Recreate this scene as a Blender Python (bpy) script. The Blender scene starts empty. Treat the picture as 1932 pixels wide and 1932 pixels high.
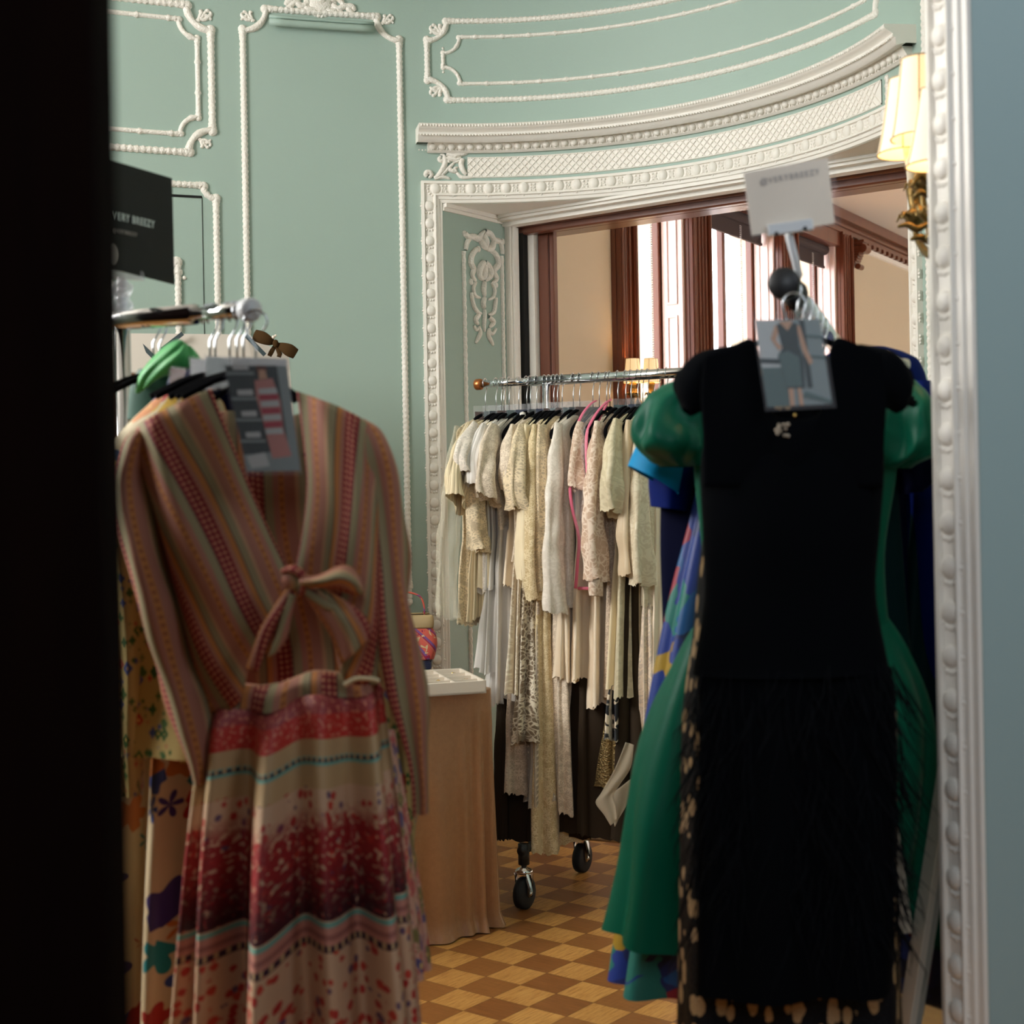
import bpy, math, random
from mathutils import Vector
R = random.Random(7)
PI = math.pi
sin, cos = math.sin, math.cos
SC = bpy.context.scene
COL = SC.collection

# ---------------------------------------------------------------- camera
F = 2700.0; EYE = 1.28; PCX = 966.0; PCY = 950.0; RHO = 0.018
cd = bpy.data.cameras.new('camera'); cam = bpy.data.objects.new('camera', cd); COL.objects.link(cam)
cd.sensor_width = 36.0; cd.lens = 36.0 * F / 1932; cd.shift_y = (PCY - 966) / 1932; cd.shift_x = 0
cd.clip_start = 0.02; cd.clip_end = 200
from mathutils import Matrix
cam.matrix_world = Matrix(((cos(RHO), sin(RHO), 0, 0), (0, 0, -1, 0), (-sin(RHO), cos(RHO), 0, EYE), (0, 0, 0, 1)))
cd.dof.use_dof = True; cd.dof.focus_distance = 5.3; cd.dof.aperture_fstop = 5.0
SC.camera = cam
SC.view_settings.view_transform = 'Standard'; SC.view_settings.look = 'None'
SC.view_settings.gamma = 1; SC.view_settings.use_curve_mapping = False
SC.view_settings.exposure = 0.27
SC.cycles.use_denoising = True
SC.cycles.max_bounces = 8
SC.cycles.transparent_max_bounces = 24

# ---------------------------------------------------------------- daylight
W = bpy.data.worlds.new('sky'); SC.world = W; W.use_nodes = True
W.node_tree.nodes['Background'].inputs[0].default_value = (0.93, 0.95, 1.0, 1)
W.node_tree.nodes['Background'].inputs[1].default_value = 7.5

def area(name, loc, target, sx, sy, power, col):
    l = bpy.data.lights.new(name, 'AREA'); l.shape = 'RECTANGLE'; l.size = sx; l.size_y = sy
    l.energy = power; l.color = col
    o = bpy.data.objects.new(name, l); COL.objects.link(o); o.location = loc
    d = Vector(target) - Vector(loc)
    o.rotation_euler = d.to_track_quat('-Z', 'Y').to_euler()
    return o
# daylight through the tall windows of the left side wall, and of the hall on the right
area('window_daylight_west', (-3.05, 2.75, 2.8), (0.1, 3.9, 2.0), 1.6, 1.5, 100, (1.0, 0.965, 0.90))
area('window_daylight_north', (1.7, .6, 2.7), (0.9, 2.1, 2.1), 0.8, 1.1, 10, (0.80, 0.90, 1.0))
area('window_daylight_hall', (-.15, -1.25, 2.5), (0.65, 2.1, 1.7), 0.9, 1.1, 26, (0.84, 0.92, 1.0))

# ---------------------------------------------------------------- picture rays -> world
def ray(px, py):
    u = px - PCX; v = PCY - py
    return Vector(((u * cos(RHO) + v * sin(RHO)) / F, 1.0, (-u * sin(RHO) + v * cos(RHO)) / F))
def at(px, py, Y):
    return Vector((0, 0, EYE)) + ray(px, py) * Y

# ---------------------------------------------------------------- materials
MATS = {}
class G:
    def __init__(s, name):
        s.m = bpy.data.materials.new(name); s.m.use_nodes = True
        s.t = s.m.node_tree; s.n = s.t.nodes; s.l = s.t.links
        s.b = s.n['Principled BSDF']; s.out = s.n['Material Output']
        MATS[name] = s.m
    def put(s, sock, v):
        if isinstance(v, bpy.types.NodeSocket): s.l.new(v, sock)
        elif isinstance(v, (tuple, list)) and sock.type == 'RGBA' and len(v) == 3: sock.default_value = (*v, 1)
        else: sock.default_value = v
    def math(s, op, a, b=0.0, c=None):
        n = s.n.new('ShaderNodeMath'); n.operation = op
        s.put(n.inputs[0], a); s.put(n.inputs[1], b)
        if c is not None: s.put(n.inputs[2], c)
        return n.outputs[0]
    def uv(s):
        if not hasattr(s, '_uv'):
            s._uv = s.n.new('ShaderNodeTexCoord')
            x = s.n.new('ShaderNodeSeparateXYZ'); s.l.new(s._uv.outputs['UV'], x.inputs[0]); s._x = x
        return s._uv.outputs['UV']
    def ux(s): s.uv(); return s._x.outputs[0]
    def uy(s): s.uv(); return s._x.outputs[1]
    def obj(s):
        s.uv(); return s._uv.outputs['Object']
    def vec(s, x, y, z=0.0):
        n = s.n.new('ShaderNodeCombineXYZ'); s.put(n.inputs[0], x); s.put(n.inputs[1], y); s.put(n.inputs[2], z); return n.outputs[0]
    def noise(s, co, sc, det=3, rough=.5, col=False, dist=0.0):
        n = s.n.new('ShaderNodeTexNoise'); s.put(n.inputs['Vector'], co); n.inputs['Scale'].default_value = sc
        n.inputs['Detail'].default_value = det; n.inputs['Roughness'].default_value = rough; n.inputs['Distortion'].default_value = dist
        return n.outputs[1 if col else 0]
    def vor(s, co, sc, feat='F1', rnd=1.0):
        n = s.n.new('ShaderNodeTexVoronoi'); s.put(n.inputs['Vector'], co); n.inputs['Scale'].default_value = sc
        n.feature = feat; n.inputs['Randomness'].default_value = rnd; return n
    def ramp(s, f, stops, const=False):
        n = s.n.new('ShaderNodeValToRGB'); s.put(n.inputs[0], f); cr = n.color_ramp
        if const: cr.interpolation = 'CONSTANT'
        while len(cr.elements) < len(stops): cr.elements.new(0.5)
        for i in range(len(stops)): cr.elements[i].position = 1.0
        for i, (p, c) in enumerate(stops):
            cr.elements[i].position = p
        for i, (p, c) in enumerate(stops):
            cr.elements[i].color = (*c, 1) if len(c) == 3 else c
        return n.outputs[0]
    def mix(s, f, a, b, blend='MIX'):
        n = s.n.new('ShaderNodeMix'); n.data_type = 'RGBA'; n.blend_type = blend
        s.put(n.inputs[0], f); s.put(n.inputs[6], a); s.put(n.inputs[7], b); return n.outputs[2]
    def bump(s, h, st=.3, d=.01):
        n = s.n.new('ShaderNodeBump'); n.inputs['Strength'].default_value = st; n.inputs['Distance'].default_value = d
        s.put(n.inputs['Height'], h); s.l.new(n.outputs[0], s.b.inputs['Normal']); return n
    def col(s, c): s.put(s.b.inputs['Base Color'], c); return s
    def set(s, **k):
        for a, v in k.items(): s.put(s.b.inputs[a.replace('_', ' ')], v)
        return s
    def below(s, a, b): return s.math('LESS_THAN', a, b)

def plain(name, c, rough=.5, metal=0.0, bump=None, **k):
    g = G(name); g.col(c); g.set(Roughness=rough, Metallic=metal, **k)
    if bump:
        g.bump(g.noise(g.obj(), bump[0], 4), bump[1], bump[2])
    return g.m
def M(n): return MATS[n]
# paint, plaster, wood
def paint(name, c, c2):
    g = G(name); o = g.obj()
    g.col(g.mix(g.noise(o, 1.3, 3), c, c2)); g.set(Roughness=.55)
    g.bump(g.noise(o, 90, 5, .7), .12, .004)
paint('green_paint', (.365, .475, .415), (.34, .45, .395))
paint('blue_paint', (.37, .50, .50), (.34, .46, .46))
paint('cream_wall', (.62, .52, .37), (.56, .465, .33))
paint('ceiling_paint', (.72, .67, .58), (.68, .63, .54))
plain('plaster_white', (.86, .82, .75), .5, bump=(60, .25, .004))
g = G('carved_white'); o = g.obj()
g.col((.84, .80, .73)); g.set(Roughness=.5); v = g.vor(o, 150); g.bump(g.math('ADD', v.outputs[0], g.noise(o, 160, 3)), .55, .003)
def wood(name, c1, c2, rough=.28, sc=(14, 14, 1.2), coat=.35):
    g = G(name); mp = g.n.new('ShaderNodeMapping'); g.l.new(g.obj(), mp.inputs[0]); mp.inputs['Scale'].default_value = sc
    n = g.noise(mp.outputs[0], 3.0, 6, .6, dist=.8)
    g.col(g.ramp(n, [(.3, c1), (.7, c2)])); g.set(Roughness=rough); g.set(**{'Coat_Weight': coat, 'Coat_Roughness': .15})
wood('mahogany', (.12, .032, .014), (.165, .046, .02), sc=(5, 5, .6))
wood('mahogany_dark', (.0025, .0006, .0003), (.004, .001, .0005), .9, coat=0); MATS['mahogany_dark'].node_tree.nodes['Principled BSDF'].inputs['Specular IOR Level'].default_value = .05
wood('mahogany_brown', (.10, .03, .014), (.28, .10, .05))
plain('crack_dark', (.004, .004, .004), .9)
plain('chrome', (.75, .76, .78), .12, 1.0)
plain('steel_wire', (.6, .62, .64), .2, 1.0)
plain('black_velvet', (.003, .003, .004), .95, **{'Specular_IOR_Level': .05})
plain('black_plastic', (.01, .01, .011), .45)
plain('copper_cap', (.45, .16, .05), .3, .8)
plain('rubber', (.008, .008, .009), .7)
plain('white_plastic', (.72, .74, .76), .4)
plain('white_board', (.62, .57, .50), .6)
plain('shutter_paint', (.83, .66, .62), .5)
plain('blind_fabric', (.05, .035, .035), .9)
plain('gold', (.8, .55, .2), .25, 1.0)
plain('bronze', (.17, .11, .035), .45, .8, bump=(40, .6, .01))
plain('candle', (.85, .78, .6), .5)
plain('black_card', (.007, .008, .008), .6, **{'Specular_IOR_Level': .2})
plain('white_card', (.80, .70, .58), .6)
plain('grey_ink', (.42, .38, .35), .7)
plain('white_ink', (.70, .78, .74), .7)
plain('pink_binding', (.78, .17, .28), .5)
plain('mirror_silver', (.55, .6, .62), .06, 1.0)
plain('mirror_frame_paint', (.55, .5, .42), .45)
g = G('clear_plastic'); g.col((.9, .9, .95)); g.set(Roughness=.12, Alpha=.10)
g.bump(g.noise(g.obj(), 14, 4), .7, .02)
g = G('clear_acrylic'); g.col((.9, .93, .97)); g.set(Roughness=.1, Alpha=.45)
# window glass (thin)
g = G('window_glass'); g.n.remove(g.b)
tr = g.n.new('ShaderNodeBsdfTransparent'); gl = g.n.new('ShaderNodeBsdfGlossy'); gl.inputs['Roughness'].default_value = .02
mx = g.n.new('ShaderNodeMixShader'); mx.inputs[0].default_value = .06
g.l.new(tr.outputs[0], mx.inputs[1]); g.l.new(gl.outputs[0], mx.inputs[2]); g.l.new(mx.outputs[0], g.out.inputs[0])
def shade_mat(name, c, e):
    g = G(name); g.col(c); g.set(Roughness=.8)
    g.put(g.b.inputs['Emission Color'], (1.0, .66, .30)); g.b.inputs['Emission Strength'].default_value = e
shade_mat('lamp_fabric', (.9, .8, .62), .55)
shade_mat('lamp_lining', (.9, .75, .5), 1.0)
plain('lamp_rib', (.55, .42, .26), .7)

# parquet of square finger tiles, turned against the room
g = G('parquet'); o = g.obj(); T = 0.118; A = math.radians(38)
sp = g.n.new('ShaderNodeSeparateXYZ'); g.l.new(o, sp.inputs[0])
a = g.math('DIVIDE', g.math('ADD', g.math('MULTIPLY', sp.outputs[0], sin(A)), g.math('MULTIPLY', sp.outputs[1], cos(A))), T)
b = g.math('DIVIDE', g.math('SUBTRACT', g.math('MULTIPLY', sp.outputs[0], cos(A)), g.math('MULTIPLY', sp.outputs[1], sin(A))), T)
a = g.math('ADD', a, .60); b = g.math('ADD', b, .85)
ia = g.math('FLOOR', a); ib = g.math('FLOOR', b)
par = g.math('MODULO', g.math('ABSOLUTE', g.math('ADD', ia, ib)), 2.0)
fa = g.math('SUBTRACT', a, ia); fb = g.math('SUBTRACT', b, ib)
wn = g.n.new('ShaderNodeTexWhiteNoise'); g.l.new(g.vec(ia, ib, 0.0), wn.inputs['Vector'])
n1 = g.noise(g.vec(g.math('MULTIPLY', a, 1.5), g.math('MULTIPLY', b, 26.0)), 1.0, 4, .75)
n2 = g.noise(g.vec(g.math('MULTIPLY', a, 22.0), g.math('MULTIPLY', b, 1.2)), 1.0, 5, .7)
cA = g.ramp(n1, [(.38, (.36, .145, .03)), (.5, (.62, .31, .08)), (.66, (.70, .38, .11))])
cB = g.ramp(n2, [(.35, (.19, .065, .014)), (.65, (.30, .11, .028))])
c = g.mix(par, cA, cB)
c = g.mix(g.math('MULTIPLY', wn.outputs[0], .38), c, g.mix(.5, cA, cB))
ed = g.math('MINIMUM', g.math('MINIMUM', fa, fb), g.math('MINIMUM', g.math('SUBTRACT', 1.0, fa), g.math('SUBTRACT', 1.0, fb)))
c = g.mix(g.math('MULTIPLY', g.below(ed, .012), .6), c, (.06, .02, .008))
g.col(c); g.set(Roughness=.42)

# ---------------------------------------------------------------- cloth
def lace(name, c, c2, sc=110, bump=.8, alpha=None, rough=.85, kind='vor'):
    g = G(name); uv = g.uv()
    w = g.n.new('ShaderNodeVectorMath'); w.operation = 'ADD'; g.l.new(uv, w.inputs[0])
    w2 = g.n.new('ShaderNodeVectorMath'); w2.operation = 'SCALE'; g.l.new(g.noise(uv, 30, 2, col=True), w2.inputs[0]); w2.inputs['Scale'].default_value = .03
    g.l.new(w2.outputs[0], w.inputs[1])
    d = g.vor(w.outputs[0], sc, 'DISTANCE_TO_EDGE').outputs[0]
    big = g.noise(uv, sc * .28, 3)
    f = g.math('MULTIPLY_ADD', d, 3.2, g.math('MULTIPLY', g.math('SUBTRACT', big, .5), 2.2))
    g.col(g.ramp(f, [(.12, c), (.55, c2)])); g.set(Roughness=rough)
    g.bump(f, -bump if bump else 0, .003)
    if alpha is not None: g.put(g.b.inputs['Alpha'], g.ramp(f, [(.2, (1, 1, 1)), (.6, (alpha,) * 3)]))
    g.set(**{'Sheen_Weight': .2})
def brocade(name, c, c2, sc=26, rough=.5):
    g = G(name); uv = g.uv()
    n = g.noise(uv, sc, 2, .5, dist=2.5); f = g.ramp(n, [(.47, (0, 0, 0)), (.53, (1, 1, 1))])
    g.col(g.mix(f, c, c2)); g.set(Roughness=g.math('MULTIPLY_ADD', f, .25, rough - .1)); g.bump(n, .3, .002)
def satin(name, c, rough=.42, sheen=.3, fine=900, spec=.5):
    g = G(name); g.col(c); g.set(Roughness=rough); g.set(**{'Sheen_Weight': sheen, 'Specular_IOR_Level': spec})
    g.bump(g.noise(g.uv(), fine, 2), .12, .0008)
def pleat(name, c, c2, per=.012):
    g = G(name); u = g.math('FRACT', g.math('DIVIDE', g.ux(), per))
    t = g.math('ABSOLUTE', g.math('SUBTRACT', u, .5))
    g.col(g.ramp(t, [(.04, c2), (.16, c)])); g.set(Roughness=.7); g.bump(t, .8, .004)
def tulle(name, c, alpha=.55, dots=False):
    g = G(name); uv = g.uv(); g.col(c); g.set(Roughness=.85)
    if dots:
        d = g.vor(uv, 55, 'F1', .15).outputs[0]
        g.put(g.b.inputs['Alpha'], g.ramp(d, [(.2, (1, 1, 1)), (.25, (alpha,) * 3)]))
    else: g.set(Alpha=alpha)
    g.bump(g.noise(uv, 500, 2), .2, .001)
IV = (.80, .66, .46); CR = (.86, .72, .49); WH = (.88, .80, .70); BL = (.80, .66, .52); GD = (.72, .57, .34)
lace('lace_ivory', CR, (.55, .45, .30)); lace('lace_white', WH, (.66, .60, .52), 90)
lace('lace_gold', (.78, .66, .42), (.55, .42, .22), 150); lace('lace_blush', (.84, .70, .57), (.60, .42, .30), 60)
lace('crochet', (.82, .74, .58), (.22, .16, .10), 70, 1.0); lace('lace_fine', (.84, .73, .58), (.58, .48, .36), 190)
lace('lace_beige', (.70, .58, .45), (.48, .38, .28), 120)
lace('sheer_lace', (.82, .76, .62), (.70, .62, .48), 60, .4, .45)
brocade('damask', (.60, .52, .34), (.70, .62, .43)); brocade('damask_white', (.86, .79, .69), (.76, .69, .59), 34)
brocade('brocade_blush', (.80, .66, .50), (.62, .52, .42), 40); brocade('brocade_ivory', (.75, .66, .48), (.66, .56, .39), 30)
satin('satin_ivory', (.85, .72, .54)); satin('wool_cream', (.86, .74, .50), .85, .4); satin('satin_tan', (.68, .54, .36))
satin('satin_white', (.80, .75, .68)); satin('crepe_brown', (.035, .024, .015), .9, 0, spec=.1)
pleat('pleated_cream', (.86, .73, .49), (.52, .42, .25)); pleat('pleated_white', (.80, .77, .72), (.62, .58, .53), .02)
tulle('tulle_white', (.80, .77, .72), .75); tulle('dotted_tulle', (.72, .66, .57), .45, True); tulle('chiffon', (.52, .44, .32), .55)
tulle('net', (.80, .76, .62), .30)
# swirl embroidery, sequins
g = G('swirl_embroidery'); uv = g.uv()
n = g.noise(uv, 20, 1, .4, dist=1.2); f = g.math('ABSOLUTE', g.math('SUBTRACT', g.math('FRACT', g.math('MULTIPLY', n, 7.0)), .5))
g.col(g.ramp(f, [(.1, (.86, .78, .62)), (.3, (.66, .55, .40))])); g.set(Roughness=.55); g.bump(f, -.8, .003)
g = G('sequin_gold'); v = g.vor(g.uv(), 260); g.col(g.mix(v.outputs[0], (.5, .37, .16), (.16, .11, .05)))
g.set(Roughness=.3, Metallic=.6); nm = g.bump(v.outputs[0], 1.0, .004)
g = G('black_floral'); uv = g.uv(); n = g.noise(uv, 22, 1.5, .5, dist=1.6)
g.col(g.ramp(n, [(.50, (.80, .68, .52)), (.53, (.012, .014, .02))])); g.set(Roughness=.6)
# velvet table cloth, rose gold
g = G('velvet_rose'); o = g.obj()
n = g.noise(o, 60, 4, .7); g.col(g.mix(n, (.34, .155, .07), (.47, .24, .115)))
g.set(Roughness=.33); g.set(**{'Sheen_Weight': .6, 'Sheen_Roughness': .3, 'Sheen_Tint': (1, .75, .5, 1)}); g.bump(n, .35, .004)
# colours of the right rack
satin('emerald', (.0, .11, .06), .45, 0, spec=.2); satin('royal_blue', (.001, .010, .12), .7, 0, spec=.1); satin('azure', (.0, .27, .58), .6, 0, spec=.2)
satin('navy', (.001, .002, .018), .8, 0, spec=.08); satin('black_crepe', (.0015, .002, .003), .9, .0, spec=.05); satin('ruby', (.42, .01, .05), .6)
satin('bright_green', (.06, .42, .10), .5); satin('dark_green', (.01, .10, .06), .6); satin('cream_cloth', (.66, .60, .50), .7)
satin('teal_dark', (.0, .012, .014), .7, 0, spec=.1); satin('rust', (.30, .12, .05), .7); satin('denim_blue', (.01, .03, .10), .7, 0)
g = G('feather'); g.col((.002, .003, .005)); g.set(Roughness=.7); g.set(**{'Specular_IOR_Level': .12})
g = G('print_multi'); uv = g.uv(); n = g.noise(uv, 14, 2); v = g.vor(g.vec(g.math('MULTIPLY_ADD', n, .12, g.ux()), g.math('MULTIPLY_ADD', n, -.10, g.uy())), 17); sp_ = g.n.new('ShaderNodeSeparateColor'); g.l.new(v.outputs['Color'], sp_.inputs[0])
g.col(g.ramp(sp_.outputs[0], [(0, (.004, .03, .22)), (.28, (.01, .16, .13)), (.42, (.008, .02, .12)), (.58, (.28, .01, .03)), (.68, (.36, .22, .015)), (.74, (.30, .22, .30)), (.78, (.0, .08, .25)), (.90, (.004, .01, .05))], True)); g.set(Roughness=.5)
g = G('sequin_petals'); uv = g.uv()
w = g.vec(g.math('MULTIPLY', g.ux(), 1.9), g.uy()); v = g.vor(w, 26); d = v.outputs[0]
m = g.below(g.math('ADD', d, g.math('MULTIPLY', g.noise(uv, 60, 2), .35)), .58)
g.col(g.mix(m, (.004, .005, .008), g.mix(g.noise(uv, 8, 1), (.62, .46, .32), (.40, .24, .06))))
g.set(Roughness=.5); g.set(**{'Specular_IOR_Level': .15}); g.bump(g.vor(uv, 300).outputs[0], .7, .003)
# florals (round petals on a ground)
def floral(name, ground, cols, sc=9.0, size=.36, petals=6, rnd=.9, ground2=None, gm=None):
    g = G(name); g.uv(); uv = g.vec(g.math('MULTIPLY', g.ux(), 1.4), g.uy()); v = g.vor(uv, sc, 'F1', rnd)
    s = g.n.new('ShaderNodeVectorMath'); s.operation = 'SUBTRACT'; k = g.n.new('ShaderNodeVectorMath'); k.operation = 'SCALE'
    g.l.new(uv, k.inputs[0]); k.inputs['Scale'].default_value = sc
    k2 = g.n.new('ShaderNodeVectorMath'); k2.operation = 'SCALE'; g.l.new(v.outputs['Position'], k2.inputs[0]); k2.inputs['Scale'].default_value = sc if False else 1.0
    g.l.new(uv, s.inputs[0]); g.l.new(v.outputs['Position'], s.inputs[1])
    x = g.n.new('ShaderNodeSeparateXYZ'); g.l.new(s.outputs[0], x.inputs[0])
    ang = g.math('ARCTAN2', x.outputs[1], x.outputs[0])
    rr = g.math('MULTIPLY_ADD', g.math('COSINE', g.math('MULTIPLY', ang, float(petals))), .16, 1.0)
    d = g.math('DIVIDE', v.outputs[0], rr)
    sp = g.n.new('ShaderNodeSeparateColor'); g.l.new(v.outputs['Color'], sp.inputs[0])
    lim = g.math('MULTIPLY_ADD', sp.outputs[1], size * .7, size * .45)
    pc = g.ramp(sp.outputs[0], [(i / len(cols), c) for i, c in enumerate(cols)], True)
    gr = ground if ground2 is None else g.mix(g.noise(uv, 1.6, 1), ground, ground2)
    c = g.mix(g.below(d, lim), gr, pc)
    c = g.mix(g.below(d, g.math('MULTIPLY', lim, .3)), c, (.70, .45, .12))
    g.col(c); g.set(Roughness=.62); g.bump(g.noise(uv, 700, 2), .12, .001)
    return g
floral('floral_cream', (.56, .45, .28), [(.36, .02, .015), (.01, .20, .22), (.04, .02, .14), (.04, .16, .02), (.5, .16, .03), (.03, .07, .28)], 15.0, .60, 5)
floral('floral_yellow', (.36, .24, .03), [(.02, .09, .01), (.03, .06, .22), (.40, .05, .03), (.05, .12, .02)], 52, .5, 4, .9, (.50, .42, .20))
floral('floral_collar', (.66, .55, .33), [(.55, .03, .02), (.03, .09, .30), (.60, .20, .03), (.65, .40, .02), (.03, .10, .24)], 20, .62, 3)
floral('floral_pink', (.60, .33, .24), [(.45, .03, .05), (.20, .16, .05), (.10, .08, .2), (.55, .12, .10)], 45, .7, 5)
# striped bodice: bands across u, little checks in the red bands
g = G('stripe_print'); u = g.math('DIVIDE', g.ux(), .105); fu = g.math('FRACT', u); vy = g.uy()
PK = (.36, .15, .10); SG = (.27, .23, .12); OR = (.46, .18, .045); RD = (.27, .022, .022); TN = (.45, .26, .14)
base = g.ramp(fu, [(0, (.20, .012, .014)), (.22, (.07, .045, .03)), (.235, SG), (.36, PK), (.45, OR), (.53, PK), (.68, TN), (.74, SG), (.84, (.09, .05, .035)), (.86, OR), (.94, PK)], True)
ck = g.math('MULTIPLY', g.below(g.math('FRACT', g.math('DIVIDE', vy, .0085)), .45), g.below(g.math('FRACT', g.math('DIVIDE', g.ux(), .0085)), .45))
red = g.math('MULTIPLY', ck, g.below(fu, .22))
c = g.mix(red, base, (.58, .26, .14))
org = g.math('MULTIPLY', g.below(g.math('ABSOLUTE', g.math('SUBTRACT', fu, .49)), .025), g.below(g.math('FRACT', g.math('DIVIDE', vy, .012)), .5))
c = g.mix(org, c, (.30, .10, .03))
pin = g.math('MULTIPLY', g.below(g.math('FRACT', g.math('DIVIDE', g.ux(), .005)), .35), .35)
g.col(g.mix(pin, c, g.mix(.5, c, (.22, .08, .06)))); g.set(Roughness=.8); g.bump(g.noise(g.uv(), 400, 2), .2, .001)
# skirt: bands down v (metres below the waist seam)
g = G('skirt_print'); v = g.uy(); uv = g.uv(); TOT = .62
CM = (.56, .37, .24); AQ = (.16, .36, .30); NV = (.035, .01, .03); TNN = (.48, .33, .17)
def bnd(a): return a / TOT
st = [(0, (.34, .05, .05)), (bnd(.022), (.50, .035, .025)), (bnd(.056), TNN), (bnd(.080), AQ), (bnd(.083), NV), (bnd(.089), AQ), (bnd(.094), TNN),
      (bnd(.124), CM), (bnd(.303), AQ), (bnd(.312), (.50, .22, .17)), (bnd(.322), (.32, .12, .10)), (bnd(.327), (.50, .22, .17)), (bnd(.336), NV), (bnd(.345), CM)]
base = g.ramp(g.math('DIVIDE', v, TOT), st, True)
vf = g.vor(g.vec(g.math('MULTIPLY', g.ux(), 1.45), g.uy()), 68, 'F1', .8); spc = g.n.new('ShaderNodeSeparateColor'); g.l.new(vf.outputs['Color'], spc.inputs[0])
fcol = g.ramp(spc.outputs[0], [(0, (.42, .03, .025)), (.55, (.12, .07, .13)), (.72, (.50, .05, .03))], True)
dens = g.ramp(g.math('DIVIDE', v, TOT), [(bnd(.124), (.35,) * 3), (bnd(.155), (.6,) * 3), (bnd(.18), (1,) * 3), (bnd(.303), (1,) * 3), (bnd(.346), (.55,) * 3), (bnd(.45), (.8,) * 3), (1, (.9,) * 3)])
vr = g.math('MULTIPLY_ADD', g.noise(uv, 400, 1), .3, g.math('MULTIPLY', vf.outputs[0], .9)); isf = g.math('MULTIPLY', g.below(vr, .56), g.below(spc.outputs[1], dens))
inb = g.math('MAXIMUM', g.math('MULTIPLY', g.math('GREATER_THAN', v, .124), g.below(v, .303)), g.math('GREATER_THAN', v, .345))
c = g.mix(g.math('MULTIPLY', isf, inb), base, fcol)
wsh = g.math('MULTIPLY', g.ramp(g.math('DIVIDE', v, TOT), [(bnd(.150), (0, 0, 0)), (bnd(.185), (1, 1, 1))]), g.below(v, .303))
c = g.mix(g.math('MULTIPLY', wsh, g.below(g.noise(uv, 110, 3), .56)), c, (.30, .02, .022))
dk = g.math('MULTIPLY', g.ramp(g.math('DIVIDE', v, TOT), [(bnd(.215), (0, 0, 0)), (bnd(.295), (1, 1, 1))]), g.below(v, .303))
c = g.mix(g.math('MULTIPLY', dk, g.below(g.noise(uv, 130, 2), .62)), c, (.05, .006, .012))
rb = g.math('MULTIPLY', g.below(g.noise(uv, 160, 2), .42), g.below(v, .056))
c = g.mix(rb, c, (.62, .22, .14))
dots = g.math('MULTIPLY', g.below(g.math('FRACT', g.math('DIVIDE', g.ux(), .010)), .4), g.math('MAXIMUM', g.math('MULTIPLY', g.math('GREATER_THAN', v, .083), g.below(v, .089)), g.math('GREATER_THAN', v, .336)))
dots = g.math('MULTIPLY', dots, g.below(v, .345))
c = g.mix(dots, c, TNN)
g.col(c); g.set(Roughness=.55); g.bump(g.noise(uv, 600, 2), .12, .001)
# hand bag fabric
g = G('bag_fabric'); uv = g.uv(); n = g.noise(uv, 26, 1, .5, dist=1.5)
w = g.math('FRACT', g.math('DIVIDE', g.math('ADD', g.ux(), g.uy()), .055))
c = g.ramp(w, [(0, (.72, .13, .09)), (.45, (.66, .20, .13)), (.55, (.38, .02, .08)), (.66, (.22, .10, .32)), (.85, (.72, .13, .09))], True)
c = g.mix(g.below(n, .34), c, (.70, .55, .30)); c = g.mix(g.math('GREATER_THAN', n, .66), c, (.40, .02, .09)); g.col(c); g.set(Roughness=.5)
plain('bag_leather', (.50, .38, .20), .45); plain('navy_box', (.01, .015, .05), .5)
plain('bow_velvet', (.055, .028, .008), .9, **{'Specular_IOR_Level': .15})
g = G('card_film'); g.col((.95, .95, 1)); g.set(Roughness=.1, Alpha=.035)
plain('tray_paint', (.78, .70, .60), .5); plain('tray_lining', (.50, .42, .32), .85)
plain('skin', (.55, .33, .22), .6); plain('photo_grey', (.24, .30, .31), .35); plain('photo_dark', (.035, .055, .06), .35); plain('photo_teal', (.09, .15, .15), .35)
plain('photo_pink', (.50, .22, .20), .35); plain('photo_light', (.50, .54, .55), .35); plain('photo_brown', (.10, .04, .025), .35); plain('red_bag', (.40, .03, .06), .5)
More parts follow.
